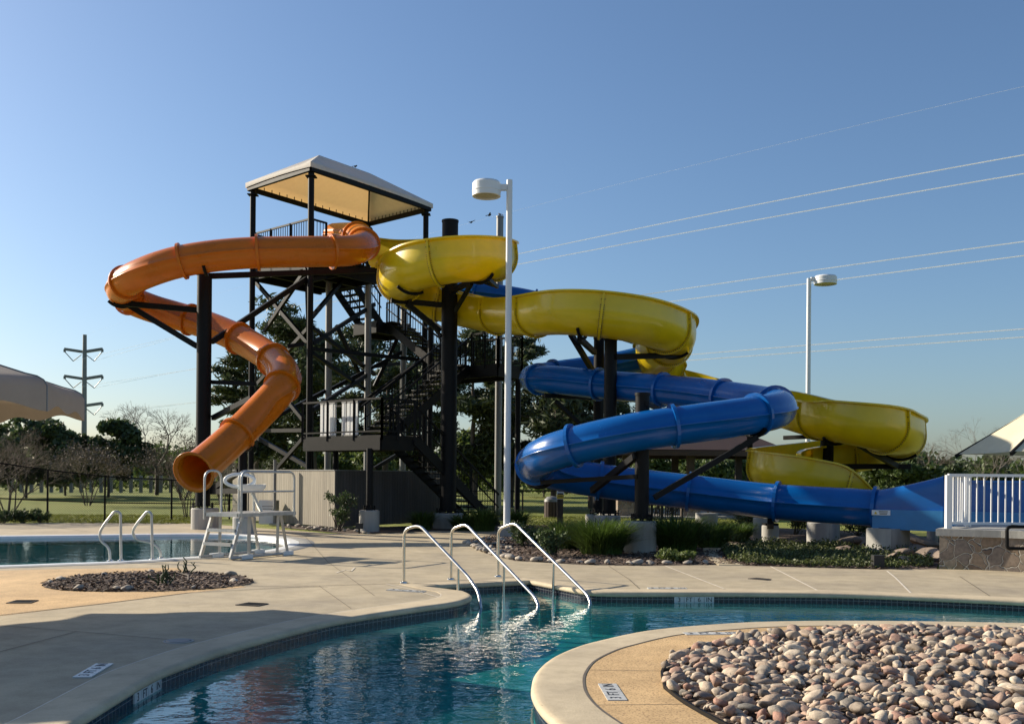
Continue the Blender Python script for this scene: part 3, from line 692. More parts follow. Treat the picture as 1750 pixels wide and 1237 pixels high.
def ushape(i, R=YR, th=.035, lip=.10):
    H = wallh(i); o = []
    lo = [(math.cos(a), math.sin(a)) for a in [math.pi+math.pi*k/14 for k in range(15)]]
    if H < 0:
        lo = [p for p in lo if p[1]*R <= H] or lo[5:10]
        xl = -math.sqrt(max(.01, 1-(H/R)**2)); lo = [(xl, H/R)]+lo+[(-xl, H/R)]
        lo = [lo[0]]+[lo[min(len(lo)-1, round(k*(len(lo)-1)/16))] for k in range(1, 16)]+[lo[-1]]
    else: lo = [(-1, H/R)]+lo+[(1, H/R)]
    x = lo[0][0]
    o.append((x*R-lip, H)); o.append((x*R-lip, H-.05)); o.append((x*R-.001, H-.05))
    for p in lo[1:-1]: o.append((p[0]*R, p[1]*R))
    o.append((-x*R+.001, H-.05)); o.append((-x*R+lip, H-.05)); o.append((-x*R+lip, H))
    Ri = R-th
    for p in lo[::-1]: o.append((p[0]*Ri, max(p[1]*Ri, -Ri) if p not in (lo[0], lo[-1]) else H))
    return o
ks = max(2, round(ya[-1]/2.5)); yi = [min(range(ny), key=lambda i: abs(ya[i]-ya[-1]*j/ks)) for j in range(ks+1)]
def shade_flume(o):
    bm = bmesh.new(); bm.from_mesh(o.data)
    for e in bm.edges:
        if len(e.link_faces) == 2 and e.calc_face_angle(0) > rad(40): e.smooth = False
    bm.to_mesh(o.data); bm.free()
for j in range(ks):
    b = MB(); sweep(b, yp, yf, yi[j], yi[j+1], ushape); shade_flume(b.build('flume_section', M['yellow'], t))
for j in range(1, ks):
    i = yi[j]; tt, s, up = yf[i]; H = wallh(i); b = MB(); w_ = .03
    arc = [(-YR, H-.06)]+[(math.cos(a)*YR, math.sin(a)*YR) for a in [math.pi+math.pi*k/18 for k in range(19)] if math.sin(a)*YR < H-.06]+[(YR, H-.06)]
    def outp(p, d_): 
        l = math.hypot(p[0], min(p[1], 0)) or 1; return (p[0]+p[0]/l*d_, p[1]+(min(p[1],0)/l*d_))
    n_ = len(arc); vs = []
    for e in (-w_, w_):
        for dd in (.075, .004): vs += [yp[i]+tt*e+s*outp(p, dd)[0]+up*outp(p, dd)[1] for p in arc]
    fs = []
    for q in range(n_-1): fs += [(q, q+1, 2*n_+q+1, 2*n_+q), (q, n_+q, n_+q+1, q+1), (2*n_+q, 2*n_+q+1, 3*n_+q+1, 3*n_+q)]
    b.add(vs, fs)
    for q in range(0, n_-1):
        for hq in (0, .5):
            p = (arc[q][0]*(1-hq)+arc[q+1][0]*hq, arc[q][1]*(1-hq)+arc[q+1][1]*hq); o_ = outp(p, .03)
            for e in (-.05, .05): b.box(yp[i]+tt*e+s*o_[0]+up*o_[1], (.024, .024, .024), (tt, s, up), 1)
    b.build('flange', [M['yellow'], M['darkseam']], t)

# ================================================================== support columns
def bolt_ring(mb, c, r, n, z, h=.1):
    for k in range(n): a = 6.28318*k/n; p = Vector((c.x+math.cos(a)*r, c.y+math.sin(a)*r, z)); mb.tube([p, p+Vector((0,0,h))], .022, 6)
def column(label, ub, vb, pier_px, v_piertop, uc, col_px, v_top, arms=(), m='dark', cap=True, group='steel columns carrying the slides'):
    g = G(ub, vb, -.02); Y = g.y; k = Y/F; rp = pier_px*k/2; rc = col_px*k/2
    zp = P(ub, v_piertop, Y-rp*.8).z; ztop_ = P(uc, v_top, Y).z; cx = P(uc, 813, Y).x
    g = Vector((g.x, Y+rp, 0)); c = Vector((cx*(Y+rp)/Y, g.y, 0))
    t = thing('support_column', label, 'column', (c.x, c.y, 0), group)
    b = MB(); b.lathe((g.x, g.y, 0), [(rp,-.1),(rp,zp-.03),(rp-.03,zp),(rp-.12*rp,zp),(0,zp)], 30); b.build('concrete_pier', M['concrete'], t)
    b = MB(); b.lathe((c.x, c.y, 0), [(0,zp+.05),(rc*1.55,zp+.05),(rc*1.55,zp+.08),(0,zp+.08)], 24); bolt_ring(b, c, rc*1.35, 8, zp, .16); b.build('base_plate', M['dark'], t)
    b = MB(); b.lathe((c.x, c.y, 0), [(rc,zp+.08),(rc,ztop_)], 24); b.lathe((c.x, c.y, 0), [(rc+.015,ztop_-.06),(rc+.015,ztop_),(0,ztop_+.01)], 24); b.build('pole', M[m], t)
    for a in arms:
        w_ = a[6] if len(a) > 6 else .13
        b = MB(); b.bar(P(*a[0:3]), P(*a[3:6]), w_, w_*1.25); b.build('brace_arm', M['dark'], t)
    return t, c
def saddle(t, path, fr, i, r, ang=48):
    tt, s, up = fr[i]; b = MB(); b.tube([path[i]+s*math.cos(a)*r+up*math.sin(a)*r for a in [rad(270-ang+2*ang*k/12) for k in range(13)]], .05, 6); b.build('saddle', M['dark'], t)
def near_i(path, q): return min(range(len(path)), key=lambda i: (path[i]-q).length)

t, c1 = column('tall charcoal column on a broad pier under the orange slide loop', 343, 906, 47, 869, 347, 25, 463, arms=[
    (195,517,30.3,337,530,30.7),(222,523,31,337,592,30.7),(356,472,30.6,641,462,31.5),(362,584,30.7,523,477,33.5),(362,653,30.7,436,656,30.5,.1),(364,714,30.7,430,680,29,.12),(363,836,30.5,408,806,28.5),(362,840,30.5,412,838,28.5)])
for q in ((345,441,29),(207,497,30.5)): saddle(t, op, of, near_i(op, P(*q)), OR+.05)
t, _ = column('short charcoal column beneath the lowest stretch of the orange slide', 412, 914, 39, 884, 415, 15, 742)
saddle(t, op, of, near_i(op, P(408,741,26.9)), OR+.05)
t, c2 = column('thickest charcoal column rising through the first yellow loop', 764, 904, 53, 878, 766, 28, 370, arms=[
    (668,513,31.3,754,521,32),(695,519,31.4,752,566,32),(730,545,32.4,754,575,32,.08),(772,497,32,822,474,30.0),(778,532,32,806,484,30.4,.1),(800,470,29.9,845,486,31),(835,478,29.5,850,490,31,.09)])
for q in ((703,450,30),(822,431,29.6),(846,430,31.6)): saddle(t, yp, yf, near_i(yp, P(*q)), YR+.06, 34)
t, _ = column('rear charcoal column of the pair under the second yellow loop', 1011, 906, 20, 879, 1022, 18, 575, arms=[(975,570,29.2,1013,634,31.5),(990,578,29,1016,602,31.5),(930,676,30.8,1015,680,31.5,.1),(950,686,30.9,990,724,31.5,.1)])
t, _ = column('front charcoal column of the pair under the second yellow loop', 1040, 916, 46, 882, 1042, 22, 575, arms=[(1052,610,29,1161,607,30.4),(1085,578,28.6,1150,607,30.4)])
for q in ((1000,526,28.3),(1150,567,30.3)): saddle(t, yp, yf, near_i(yp, P(*q)), YR+.06, 34)
t, _ = column('charcoal column on a wide pier in front of the lower blue loops', 1097, 947, 57, 892, 1097, 25, 669, arms=[(1118,850,22.3,1294,747,22.7,.1),(1088,778,22.4,1012,838,24.6,.12),(1090,814,22.4,925,824,24.2,.08),(1106,690,22.3,1128,700,26,.08),(970,795,22.6,1005,780,22.4,.08)])
for q in ((1290,709,22.8),(925,800,24.9)): saddle(t, bp_, bf_, near_i(bp_, P(*q)), BR+.05)
t, _ = column('charcoal column inside the lowest yellow loop at the right', 1412, 912, 30, 896, 1413, 22, 742, arms=[(1425,797,29.9,1555,797,30),(1468,759,28.4,1532,796,29.9),(1340,748,31,1405,745,29.9,.1)])
for q in ((1430,706,28.6),(1541,741,29.8)): saddle(t, yp, yf, near_i(yp, P(*q)), YR+.06, 34)
column('slender grey steel column standing far behind the first yellow loop', 850, 889, 22, 884, 851, 12, 367, m='galv')
column('thin dark column at the rear left of the lowest yellow loop', 1281, 908, 16, 900, 1281, 10, 700)
def pier(label, u, v, px, vtop, saddle_to=None, square=False):
    g = G(u, v, -.02); Y = g.y; r = px*Y/F/2; zt = P(u, vtop, Y).z; c = Vector((g.x, Y+r, 0)); t = thing('slide_pier', label, 'pier', c, 'low concrete piers under the slides')
    b = MB(); b.lathe(c, [(r,-.1),(r,zt-.02),(r-.02,zt),(0,zt)], 26); b.build('concrete_block', M['concrete'], t)
    if saddle_to:
        i = near_i(bp_, saddle_to); tt, s, up = bf_[i]; b = MB(); b.bar(c+Vector((0,0,zt)), bp_[i]-up*(BR+.02), .16, .22); b.box(c+Vector((0,0,zt+.03)), (.34,.34,.05)); b.build('steel_bracket', M['dark'], t)
    return t
pier('short rounded pier bracketed to the blue tube in the ground cover', 1320, 932, 29, 898, P(1320,857,24.4))
pier('taller pale pier just behind the short rounded one', 1302, 924, 24, 884)
pier('sunlit round pier under the blue tube left of the square block', 1403, 930, 37, 893)
pier('shaded pier touching the back of the sunlit round pier', 1429, 926, 18, 894)
pier('grey pier among the grasses right of the blue column', 1211, 902, 38, 877)
pier('narrow pale pier between the square block and the stone wall', 1597, 937, 18, 906)
# square block under the splash box
A, B_, C_ = G(1480,944), G(1523,948.5), G(1555,945); D_ = A+C_-B_; zt = P(1523, 904.5, B_.y).z
t = thing('square_pier', 'big square concrete block under the blue splash box', 'pier', (B_+D_)/2)
b = MB(); b.prism([A, B_, C_, D_], -.1, zt-.03); cc = (B_+D_)/2
b.prism([cc+(p-cc)*.97 for p in (A, B_, C_, D_)], zt-.028, zt); b.build('concrete_block', M['concrete'], t)
b = MB(); b.box((cc.x, cc.y, (zt+zb)/2), (.5,.5,max(.02, zb-zt)+.02)); b.build('bearing_plate', M['dark'], t)
# ================================================================== slide tower
def PZ(u, v, z):
    a, b = true_uv(u, v); Y = (z-EYE)*F/b; return Vector((a*Y/F, Y, z))
ZE = 11.9; tF, tL, tR = PZ(532,291,ZE), PZ(432.5,323,ZE), PZ(728,357,ZE); tB = tL+tR-tF
d1 = (tR-tF); d1.z = 0; LONG = d1.length; d1.normalize(); d2 = (tL-tF); d2.z = 0; SHORT = d2.length; d2.normalize()
UP = Vector((0,0,1)); ZP = 9.15
def tw(a, w_, z=0): p = tF + d1*a + d2*w_; return Vector((p.x, p.y, z))
T = thing('slide_tower', 'tall black steel stair tower with a beige fabric roof', 'tower', (tF.x, tF.y, 0))
def tpart(name, fn, m='dark', parent=None):
    b = MB(); fn(b); return b.build(name, M[m] if isinstance(m, str) else m, parent or T)
for p in (tF, tL, tR, tB):
    b = MB(); b.tube([(p.x,p.y,0),(p.x,p.y,ZE)], .105, 12); b.box((p.x,p.y,ZE-.22), (.34,.34,.03)); b.build('post', M['dark'], T)
for u, Y, vt in ((560,36.6,478),(627,37.4,470),(688,38.6,520)):
    p = GX(u, Y); b = MB(); zt_ = P(u, vt, Y).z; b.tube([p, p+UP*zt_], .125, 12); b.box(p+UP*(zt_-.02), (.4,.4,.04)); b.build('post', M['galv'], T)
# roof frame and fabric
def rf(b):
    q = [tw(-.12,-.12,ZE), tw(LONG+.12,-.12,ZE), tw(LONG+.12,SHORT+.12,ZE), tw(-.12,SHORT+.12,ZE)]
    for i in range(4): b.bar(q[i], q[(i+1) % 4], .12, .16)
    for i in range(4):
        for k in range(1, 17): 
            p = q[i].lerp(q[(i+1) % 4], k/17); b.bar(p+UP*.02, p+UP*.2, .025)
tpart('roof_frame', rf)
r1, r2 = tw(1.75, SHORT/2, ZE+1.32), tw(LONG-1.5, SHORT/2, ZE+1.32)
def rafters(b):
    for r_, cs in ((r1, (tw(0,0,ZE), tw(0,SHORT,ZE))), (r2, (tw(LONG,0,ZE), tw(LONG,SHORT,ZE)))):
        for c in cs: b.bar(c, r_-UP*.06, .06)
    b.bar(r1-UP*.06, r2-UP*.06, .06)
tpart('rafters', rafters)
def slope(b, a0, a1, b0, b1, drop=.17):     # eave a0-a1, ridge b0-b1, slightly sagging panel
    n, m_ = 10, 6; vs = []
    for j in range(m_+1):
        for i in range(n+1):
            s, t_ = i/n, j/m_; p = a0.lerp(a1, s).lerp(b0.lerp(b1, s), t_); p = p - UP*(.16*math.sin(math.pi*t_)*math.sin(math.pi*s)**.7 * .8)
            vs.append(p)
    lo = [a0.lerp(a1, i/n) - UP*(drop + .05*math.sin(math.pi*i/n)*-1) for i in range(n+1)]
    k = len(vs); vs += lo
    fs = [(j*(n+1)+i, j*(n+1)+i+1, (j+1)*(n+1)+i+1, (j+1)*(n+1)+i) for j in range(m_) for i in range(n)] + [(k+i, k+i+1, i+1, i) for i in range(n)]
    b.add(vs, fs, 0, True)
e = .2; q = [tw(-e,-e,ZE+.2), tw(LONG+e,-e,ZE+.2), tw(LONG+e,SHORT+e,ZE+.2), tw(-e,SHORT+e,ZE+.2)]
def roof(b): slope(b, q[0], q[1], r1, r2); slope(b, q[1], q[2], r2, r2); slope(b, q[2], q[3], r2, r1); slope(b, q[3], q[0], r1, r1)
tpart('fabric_roof', roof, 'canopy')
# platform
PD = 3.25
def plat(b):
    b.prism([tw(0,0), tw(PD,0), tw(PD,SHORT), tw(0,SHORT)], ZP-.08, ZP)
    for w_ in (0.06, SHORT*.33, SHORT*.66, SHORT-.06): b.bar(tw(0,w_,ZP-.33), tw(PD,w_,ZP-.33), .12, .45)
    for a in (.06, PD*.5, PD-.06): b.bar(tw(a,.12,ZP-.31), tw(a,SHORT-.12,ZP-.31), .11, .40)
tpart('platform', plat)
def railing(parent, p0, p1, h=1.1, post=1.3, bal=.13, m='dark', name='railing', slope_=False):
    p0, p1 = Vector(p0), Vector(p1); L = (p1-p0).length
    r = thing_part(name, parent); np_ = max(1, round(L/post))
    b = MB(); b.bar(p0+UP*h, p1+UP*h, .06); b.build('top_rail', M[m], r)
    b = MB(); b.bar(p0+UP*.12, p1+UP*.12, .045); b.build('bottom_rail', M[m], r)
    for i in range(np_+1):
        p = p0.lerp(p1, i/np_); b = MB(); b.bar(p-UP*.15, p+UP*(h+.02), .07); b.build('rail_post', M[m], r)
    b = MB(); nb_ = int(L/bal)
    for i in range(1, nb_): p = p0.lerp(p1, i/nb_); b.bar(p+UP*.12, p+UP*h, .02)
    if nb_ > 1: b.build('balusters', M[m], r)
    return r
def thing_part(name, parent):
    o = bpy.data.objects.new(name, None); COL.objects.link(o); o.parent = parent; o.empty_display_size = .1; return o
for a, c in ((tw(0,0,ZP), tw(0,SHORT,ZP)), (tw(0,SHORT,ZP), tw(LONG,SHORT,ZP)), (tw(LONG,0,ZP), tw(LONG,SHORT,ZP)), (tw(0,0,ZP), tw(.7,0,ZP)), (tw(1.9,0,ZP), tw(2.5,0,ZP)), (tw(3.7,0,ZP), tw(LONG,0,ZP))): railing(T, a, c, 1.12)
# flights of stairs
def flight(p0, p1, wd, width, z0, z1):
    wd = Vector(wd).normalized(); p0 = Vector((p0[0],p0[1],z0)); p1 = Vector((p1[0],p1[1],z1)); n = max(4, round((z1-z0)/.19)); d = (p1-p0); dh = Vector((d.x,d.y,0)).normalized(); run = Vector((d.x,d.y,0)).length
    b = MB()
    for s in (0, 1): b.bar(p0+wd*width*s-UP*.1, p1+wd*width*s-UP*.1, .06, .3)
    fl = b.build('stair_flight', M['dark'], T)
    for k in range(n):
        c = p0 + d*((k+.5)/n) + wd*width/2 + UP*(.5*(z1-z0)/n); b = MB(); b.box(c, (width-.08, run/n+.02, .045), (wd, dh, UP)); b.box(c-dh*(run/n/2)+UP*.024, (width-.1, .03, .006), (wd, dh, UP), 1)
        b.build('tread', [M['dark'], M['alu']], fl)
    for s in (0, 1):
        a, c = p0+wd*width*s, p1+wd*width*s; b = MB(); b.bar(a+UP*1.0, c+UP*1.0, .055); b.bar(a+UP*.55, c+UP*.55, .035)
        for k in range(4): q_ = a.lerp(c, (k+.2)/3.4); b.bar(q_, q_+UP*1.0, .05)
        m_ = int(run/.14)
        for k in range(m_): q_ = a.lerp(c, (k+.5)/m_); b.bar(q_+UP*.15, q_+UP*1.0, .018)
        b.build('handrail', M['dark'], fl)
N0 = GX(652, 29.8); ZL, ZM, ZU = 2.9, 5.6, 7.6
def ld(a, w_, z=0): p = N0 + d1*a + d2*w_; return Vector((p.x, p.y, z))
LW = 3.9
def landing(name, pts, z, th=.38):
    b = MB(); b.prism(pts, z-.07, z); n = len(pts); c = sum(pts, Vector())/n
    for i in range(n): b.bar(pts[i].lerp(c, .03)+UP*(z-.07-th/2-pts[i].z), pts[(i+1) % n].lerp(c, .03)+UP*(z-.07-th/2-pts[i].z), .09, th)
    ax = (pts[1]-pts[0])
    for i in range(1, 5): b.bar(pts[0].lerp(pts[3], i/5)+UP*(z-.2), pts[1].lerp(pts[2], i/5)+UP*(z-.2), .06, .2)
    return b.build(name, M['dark'], T)
landing('landing', [ld(0,0), ld(1.47,0), ld(1.47,LW), ld(0,LW)], ZL)
railing(T, ld(0,0,ZL), ld(0,LW,ZL), 1.1, 1.3, .5); railing(T, ld(0,0,ZL), ld(1.47,0,ZL), 1.1, .75, .16); railing(T, ld(1.47,2.75,ZL), ld(1.47,LW,ZL), 1.1, 1.1, .16)
flight(ld(1.47+4.4,0), ld(1.47,0), d2, 1.25, 0.05, ZL)
flight(ld(1.47,1.38), ld(5.8,1.38), d2, 1.25, ZL, ZM)
landing('landing', [ld(5.8,0), ld(7.2,0), ld(7.2,3.6), ld(5.8,3.6)], ZM)
railing(T, ld(5.8,0,ZM), ld(7.2,0,ZM), 1.1, .7, .12); railing(T, ld(7.2,0,ZM), ld(7.2,3.6,ZM), 1.1, 1.2, .12); railing(T, ld(5.8,0,ZM), ld(5.8,1.3,ZM), 1.1, .65, .12)
cs = ld(5.9,2.8); ce = cs + d2*3.2
flight(cs, ce, d1, 1.2, ZM, ZU)
U0 = ce - d1*.5
landing('landing', [U0, U0+d1*1.9, U0+d1*1.9+d2*1.4, U0+d2*1.4], ZU)
railing(T, (U0+d1*1.9)+UP*ZU, (U0+d1*1.9+d2*1.4)+UP*ZU, 1.1, .7, .14)
de = tw(PD, 1.6); ds = Vector((de.x, de.y, 0)) + d1*1.7
flight(ds, de, d2, 1.2, ZU, ZP)
for a, w_, z0, z1 in ((7.1,.1,0,ZM-.4),(7.1,3.5,0,ZM-.4),(5.9,3.5,0,ZU-.4),(1.4,3.8,0,ZL-.4)):
    p = ld(a,w_); b = MB(); b.tube([p+UP*z0, p+UP*z1], .1, 10); b.build('post', M['dark'], T)
# landing post on its own footing
g = G(628.5, 908); k = g.y/F; b = MB(); c = Vector((g.x, g.y+18*k, 0)); zt_ = P(628, 872, g.y).z
b.lathe(c, [(17.5*k,-.1),(17.5*k,zt_-.03),(15.5*k,zt_),(0,zt_)], 26); b.build('concrete_pier', M['concrete'], T)
b = MB(); b.tube([c+UP*zt_, c+UP*(ZL-.4)], 6*k, 14); b.lathe(c, [(0,zt_+.03),(11*k,zt_+.03),(11*k,zt_+.07),(0,zt_+.07)], 16); bolt_ring(b, c, 9*k, 6, zt_, .14); b.build('post', M['dark'], T)
# bracing
for a in [(435,480,36,526,586,33.6),(452,566,35.5,524,459,33.6),(441,655,36,528,560,33.6),(534,587,33.6,640,520,38,),(534,560,33.6,640,640,38.5),(492,592,33.6,520,588,33.6),
          (533,596,33.6,735,617,38.5),(533,603,33.6,635,674,38),(556,670,36.6,690,600,38.6),(472,712,34.5,556,668,36.6),(497,691,34.5,519,718,33.8),(446,736,35.8,520,735,33.6),(437,746,35.9,526,797,33.6),(470,805,35,522,745,33.6),
          (534,812,33.6,524,470,33.6),(575,556,36.6,622,655,38),(640,660,38.5,688,560,39),(533,478,33.6,617,462,36.4),(533,542,33.6,592,472,36.5),(628,628,38,690,620,39.5),(640,800,38.4,690,770,39.4),(534,700,33.6,628,640,37.4),(615,690,36,735,606,38.4),(600,700,36,690,640,38)]:
    b = MB(); b.bar(P(*a[:3]), P(*a[3:6]), .11, .13); b.build('brace', M['dark'], T)
# pale ribbed gate panels standing on the lowest landing
for w0 in (1.55, 2.65):
    t_ = thing('ribbed_panel', 'pale ribbed panel standing left on the lowest tower landing' if w0 > 2 else 'pale ribbed panel standing nearer the stairs on the lowest tower landing', 'panel', ld(.35, w0, ZL), 'pale ribbed panels on the landing')
    b = MB()
    for k in range(6): b.box(ld(.35, w0+.13*k, ZL+.56), (.05 if k % 2 else .03, .125, 1.05), (d1, d2, UP))
    b.build('panel', M['white'], t_); b = MB(); b.bar(ld(.35,w0-.08,ZL+1.09), ld(.35,w0+.73,ZL+1.09), .06); b.bar(ld(.35,w0-.08,ZL+.025), ld(.35,w0+.73,ZL+.025), .06, .05); b.build('frame', M['galv'], t_)

# ------------------------------------------------------------------ board fence round the tower base
ec = G(572.5, 903.5); el = ec + Vector((-.655,.756,0))*7.2; er = ec + Vector((.585,.812,0))*5.4
t = thing('board_fence', 'taupe vertical board enclosure at the foot of the tower', 'fence', ec)
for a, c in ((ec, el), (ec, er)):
    dd = (c-a).normalized(); nn = Vector((dd.y, -dd.x, 0)); mm = corrugated_material('taupe_boards' if c is el else 'shade_tinted_boards', (.31, .275, .215) if c is el else (.085, .078, .07), .125, dd); L = (c-a).length; mid = (a+c)/2  # right panel darkened: the shade on that face is put into its colour
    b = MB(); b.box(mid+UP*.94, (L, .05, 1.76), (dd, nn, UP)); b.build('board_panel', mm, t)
    b = MB(); b.box(mid+UP*1.835, (L, .08, .03), (dd, nn, UP)); b.build('cap_rail', M['galv'], t)
# ================================================================== pool handrails
def bend(pts, n=5, r=.12):
    pts = [Vector(p) for p in pts]; out = [pts[0]]
    for i in range(1, len(pts)-1):
        a, p, c = pts[i-1], pts[i], pts[i+1]; l1, l2 = (a-p).length, (c-p).length; q = min(r, l1*.45, l2*.45)
        A, C = p+(a-p).normalized()*q, p+(c-p).normalized()*q
        for k in range(n+1): t_ = k/n; out.append(A*(1-t_)**2 + p*2*t_*(1-t_) + C*t_*t_)
    out.append(pts[-1]); return out
RR = .024
for lab, base, pts, mid in [
    ('leftmost of three sloping steel handrails entering the river', (690,996), [(690,904,0),(717,897,.1),(801,986,.72),(818,1012,.9),(822,1038,1.0)], (783,970,.55)),
    ('middle of three sloping steel handrails entering the river', (770.5,990), [(770.5,904,0),(796,895,.12),(915,1021,.92),(921,1036,1.0)], (861,967,.55)),
    ('rightmost of three sloping steel handrails entering the river', (851,985), [(851,904,0),(879,893,.14),(1004,1016,.92),(1010,1031.5,1.0)], (946,963,.55))]:
    g = G(*base); Yb = g.y; e_ = pts[-1]; av, bv = true_uv(e_[0], e_[1]); Ye = (EYE-WZ)*F/(-bv)
    t = thing('pool_handrail', lab, 'handrail', g, 'steel handrails on the river steps')
    path = [g] + [P(u, v, Yb+(Ye-Yb)*f) for u, v, f in pts]; path[1] = Vector((g.x, g.y, path[1].z))
    path.append(path[-1]+Vector((.0,-.02,-.55)))
    b = MB(); b.tube(bend(path, 6, .13), RR, 10); b.build('rail', M['steel'], t)
    q = P(mid[0], mid[1], Yb+(Ye-Yb)*mid[2]); b = MB(); b.tube([q, Vector((q.x, q.y, -.95))], RR*.9, 10); b.build('stanchion', M['steel'], t)
    b = MB(); b.lathe(g, [(RR,.03),(.055,.022),(.06,.003)], 16); b.build('escutcheon', M['steel'], t)
for lab, pts in [('left one of two bent grab rails at the left pool edge', [(188.5,958.5),(187,936),(172,924),(170,910),(178,896),(196,873),(206,876),(207,958)]),
                 ('right one of two bent grab rails at the left pool edge', [(275,954),(274,940),(262,928),(232,922),(226,908),(234,894),(252,873),(259,877),(260.5,956)])]:
    g0, g1 = G(*pts[0]), G(*pts[-1]); n = len(pts); t = thing('grab_rail', lab, 'grab rail', (g0+g1)/2, 'grab rails at the left pool')
    path = [g0]+[P(u, v, g0.y+(g1.y-g0.y)*min(1, i/(n-2))) for i, (u, v) in enumerate(pts[1:-1], 1)]+[g1]
    b = MB(); b.tube(bend(path, 6, .14), .026, 10); b.build('rail', M['alu'], t)
    for g in (g0, g1): b = MB(); b.lathe(g, [(.026,.03),(.06,.02),(.065,.003)], 14); b.build('escutcheon', M['steel'], t)

# ================================================================== lifeguard stand
o = G(394,957.5); ee = (G(497,947.5)-o); ee.z = 0; LEN = ee.length; ee.normalize(); ww = Vector((-ee.y, ee.x, 0)); WID = .80; ZPL = .90
def lg(e_, w_, z): return o + ee*e_ + ww*w_ + UP*z
t = thing('lifeguard_stand', 'grey aluminium lifeguard stand with white seat beside the left pool', 'lifeguard stand', o)
for w_ in (0, WID):
    b = MB(); b.tube([lg(-.02,w_,.04), lg(LEN,w_,.04)], .03, 8); b.build('skid', M['alu'], t)
    for e_ in (.42, LEN-.12): b = MB(); b.box(lg(e_,w_,.045), (.3,.10,.085), (ee,ww,UP)); b.build('foot_pad', M['whiteplastic'], t)
    b = MB(); b.bar(lg(.0,w_,.05), lg(.30,w_,ZPL-.05), .045, .07); b.build('ladder_stile', M['alu'], t)
    for e0, e1 in ((.50,.52),(LEN-.42,LEN-.40),(LEN-.1,LEN-.32)): b = MB(); b.bar(lg(e0,w_,.05), lg(e1,w_,ZPL-.05), .05); b.build('leg', M['alu'], t)
for z, e_ in ((.30,.09),(.57,.19)): b = MB(); b.box(lg(e_,WID/2,z), (.13,WID-.06,.06), (ee,ww,UP)); b.build('step', M['alu'], t)
b = MB()
for k in range(12): b.box(lg(.20+(LEN-.16)*(k+.5)/12, WID/2, ZPL), ((LEN-.16)/12-.012, WID+.06, .03), (ee,ww,UP))
b.build('platform_deck', M['alu'], t)
b = MB(); 
for w_ in (-.04, WID+.04): b.bar(lg(.16,w_,ZPL-.02), lg(LEN+.08,w_,ZPL-.02), .05, .07)
for e_ in (.17, LEN+.06): b.bar(lg(e_,-.02,ZPL-.02), lg(e_,WID+.02,ZPL-.02), .05, .07)
b.build('platform_frame', M['alu'], t)
def hoop(pts, r=.024, rad_=.12, name='guard_rail'): b = MB(); b.tube(bend(pts, 6, rad_), r, 10); return b.build(name, M['alu'], t)
H1 = ZPL+.84
hoop([lg(.14,WID+.06,ZPL-.12), lg(.14,WID+.06,H1+.02), lg(.60,WID+.06,H1+.02), lg(.60,WID+.06,ZPL-.02)], rad_=.22, name='hoop_rail')
hoop([lg(1.10,WID+.06,ZPL-.02), lg(1.10,WID+.06,H1+.02), lg(1.55,WID+.06,H1+.02), lg(1.55,WID+.06,ZPL-.02)], rad_=.22, name='hoop_rail')
gr = hoop([lg(.22,-.06,ZPL-.14), lg(.22,-.06,H1), lg(LEN+.02,-.06,H1), lg(LEN+.02,-.06,ZPL-.1)], rad_=.16)
b = MB(); b.tube([lg(.22,-.06,ZPL+.44), lg(LEN+.02,-.06,ZPL+.44)], .02, 8); b.build('mid_rail', M['alu'], gr)
# moulded seat on its post: base shell and ring-shaped back
sc = lg(1.05, .46, 0)
b = MB(); b.bar(lg(1.28,.40,ZPL), sc+UP*(ZPL+.44), .05); b.bar(sc+UP*(ZPL+.44), sc+UP*(ZPL+.48), .22, .22); b.build('seat_post', M['alu'], t)
# seat faces the pool (towards +ww side); back ring is on the -ww side, tilted
vs = []; fs = []; rows_ = [(0,.50),(.10,.46),(.21,.47),(.26,.52),(.28,.58)]; NN = 20
for f_, (rr_, zz) in enumerate(rows_):
    for k in range(NN): a = 6.28318*k/NN; vs.append(sc + ee*(math.cos(a)*rr_*1.15) + ww*(math.sin(a)*rr_) + UP*(ZPL+zz))
fs = [(i*NN+k, i*NN+(k+1) % NN, (i+1)*NN+(k+1) % NN, (i+1)*NN+k) for i in range(len(rows_)-1) for k in range(NN)]
b = MB(); b.add(vs, fs, 0, True); b.add([v_-UP*.02 for v_ in vs], [f[::-1] for f in fs], 0, True); st = b.build('seat', M['whiteplastic'], t)
b = MB(); ring = []
for k in range(25): a = 6.28318*k/24; ring.append(sc + (ww*.25-ee*.08) + (ee*.72-ww*.69)*(math.cos(a)*.30) + UP*(ZPL+.66+math.sin(a)*.13))
b.tube(ring, .036, 10, caps=False); b.build('back_ring', M['whiteplastic'], t)

